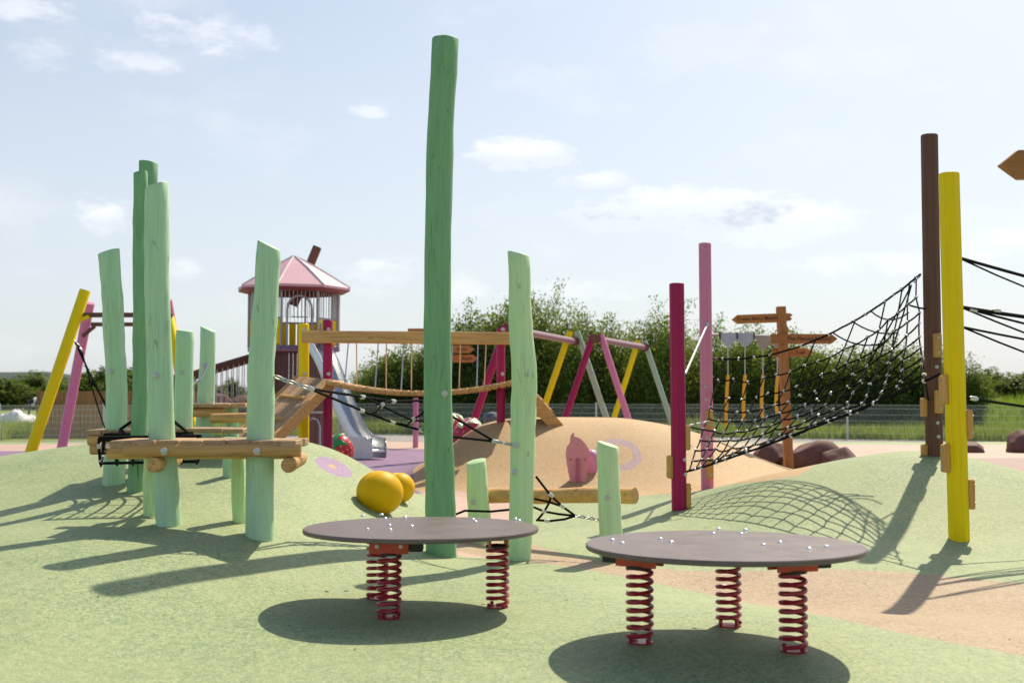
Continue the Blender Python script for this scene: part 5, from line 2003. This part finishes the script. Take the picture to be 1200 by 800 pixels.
# far hills on the left
M['hill'] = plain('hill_forest', (.035, .06, .045), .95, 0, .3, .02)
vs = []; fs = []
nx_, nyy = 60, 10
for j in range(nyy):
    for i in range(nx_):
        x = -1500 + 1700 * i / (nx_ - 1); y = 1500 + 500 * j / (nyy - 1)
        pxx = 600 + x / 1600 * FP
        pr = np.interp(pxx, [-600, -200, -40, 20, 60, 110, 160, 260, 400, 760], [16, 26, 30, 29, 21, 12, 8, 6, 4, 0])
        z = pr / FP * 1650 * math.sin(math.pi * j / (nyy - 1)) + 3 * noise.noise(Vector((x * .012, y * .01, 0)))
        vs.append((x, y, z - .5))
for j in range(nyy - 1):
    for i in range(nx_ - 1):
        fs.append((j * nx_ + i, j * nx_ + i + 1, (j + 1) * nx_ + i + 1, (j + 1) * nx_ + i))
mb = MB(); mb.add(vs, fs); tag(mb.build('hills', M['hill'], angle=80), kind='structure')


# ------------------------------------------------------------------ long grass and crop
def blades(name, n, region, hmin, hmax, mat, wd=.02, seed=1):
    r_ = np.random.default_rng(seed)
    X, Y = region(r_, n)
    n = len(X)
    clump = np.array([noise.noise(Vector((x * .5, y * .5, 2))) for x, y in zip(X, Y)])
    hh = (hmin + (hmax - hmin) * r_.random(n)) * (.8 + .7 * clump)
    a = r_.uniform(0, 2 * np.pi, n); ln_ = r_.uniform(.05, .45, n) * hh
    bx, by = np.cos(a) * wd / 2, np.sin(a) * wd / 2
    z0 = np.full(n, -.1)
    v0 = np.stack([X - bx, Y - by, z0], 1); v1 = np.stack([X + bx, Y + by, z0], 1)
    la = r_.uniform(0, 2 * np.pi, n)
    v2 = np.stack([X + np.cos(la) * ln_, Y + np.sin(la) * ln_, z0 + hh], 1)
    co = np.stack([v0, v1, v2], 1).reshape(-1, 3)
    me = bpy.data.meshes.new(name)
    me.vertices.add(3 * n); me.vertices.foreach_set('co', co.ravel())
    me.loops.add(3 * n); me.loops.foreach_set('vertex_index', np.arange(3 * n))
    me.polygons.add(n); me.polygons.foreach_set('loop_start', np.arange(0, 3 * n, 3)); me.polygons.foreach_set('loop_total', np.full(n, 3))
    me.materials.append(mat); me.update()
    o = bpy.data.objects.new(name, me); C.objects.link(o)
    tag(o, kind='stuff')
    return o


M['grass'] = leaf_mat('grass_blades', (.16, .24, .03), (.26, .34, .045), (.36, .40, .08))
M['crop'] = leaf_mat('crop_blades', (.16, .28, .03), (.25, .38, .04), (.34, .44, .08))


def fence_y(X):
    fx_ = [p[0] for p in fl][::-1]; fy_ = [p[1] for p in fl][::-1]
    return np.interp(X, fx_, fy_)


def reg_grass(r_, n):
    X = r_.uniform(-30, 26, n); Y = fence_y(X) + .4 + 14 * r_.random(n) ** 1.5
    k = ~((X > xa - .2) & (X < xb_) & (Y < 40.2))
    X, Y = X[k], Y[k]
    return X, Y


def reg_crop(r_, n):
    X = r_.uniform(16, 42, n); Y = 46 + 26 * r_.random(n)
    return X, Y


go = blades('long_grass', 120000, reg_grass, .25, .75, M['grass'], .05, 3)
tag(go, 'long bright meadow grass behind the mesh fence', 'grass')
co_ = blades('crop', 50000, reg_crop, .9, 1.7, M['crop'], .09, 4)
tag(co_, 'tall bright green crop behind the fence at right', 'crop')

# a little blown-in litter: dry leaf bits and grit on the rubber
M['litter'] = plain('dry_leaf_bits', (.12, .075, .035), .9, 0, .4, 60)
rl_ = random.Random(41)
mb = MB()
for k in range(70):
    x, y = rl_.uniform(-3.5, 3.5), rl_.uniform(4.6, 10.5)
    z = hz_(x, y) + .004; a = rl_.uniform(0, 6.28); q = rl_.uniform(.004, .013)
    d = Vector((math.cos(a), math.sin(a), 0)); e = Vector((-math.sin(a), math.cos(a), 0)); c = Vector((x, y, z))
    mb.add([c - d * q, c + e * q * .5 + Vector((0, 0, q * .35)), c + d * q + Vector((0, 0, q * .2)), c - e * q * .5], [(0, 3, 2, 1)])
tag(mb.build('leaf_litter', M['litter'], smooth=False), 'tiny dry leaf bits scattered on the green rubber', 'litter', kind='stuff')
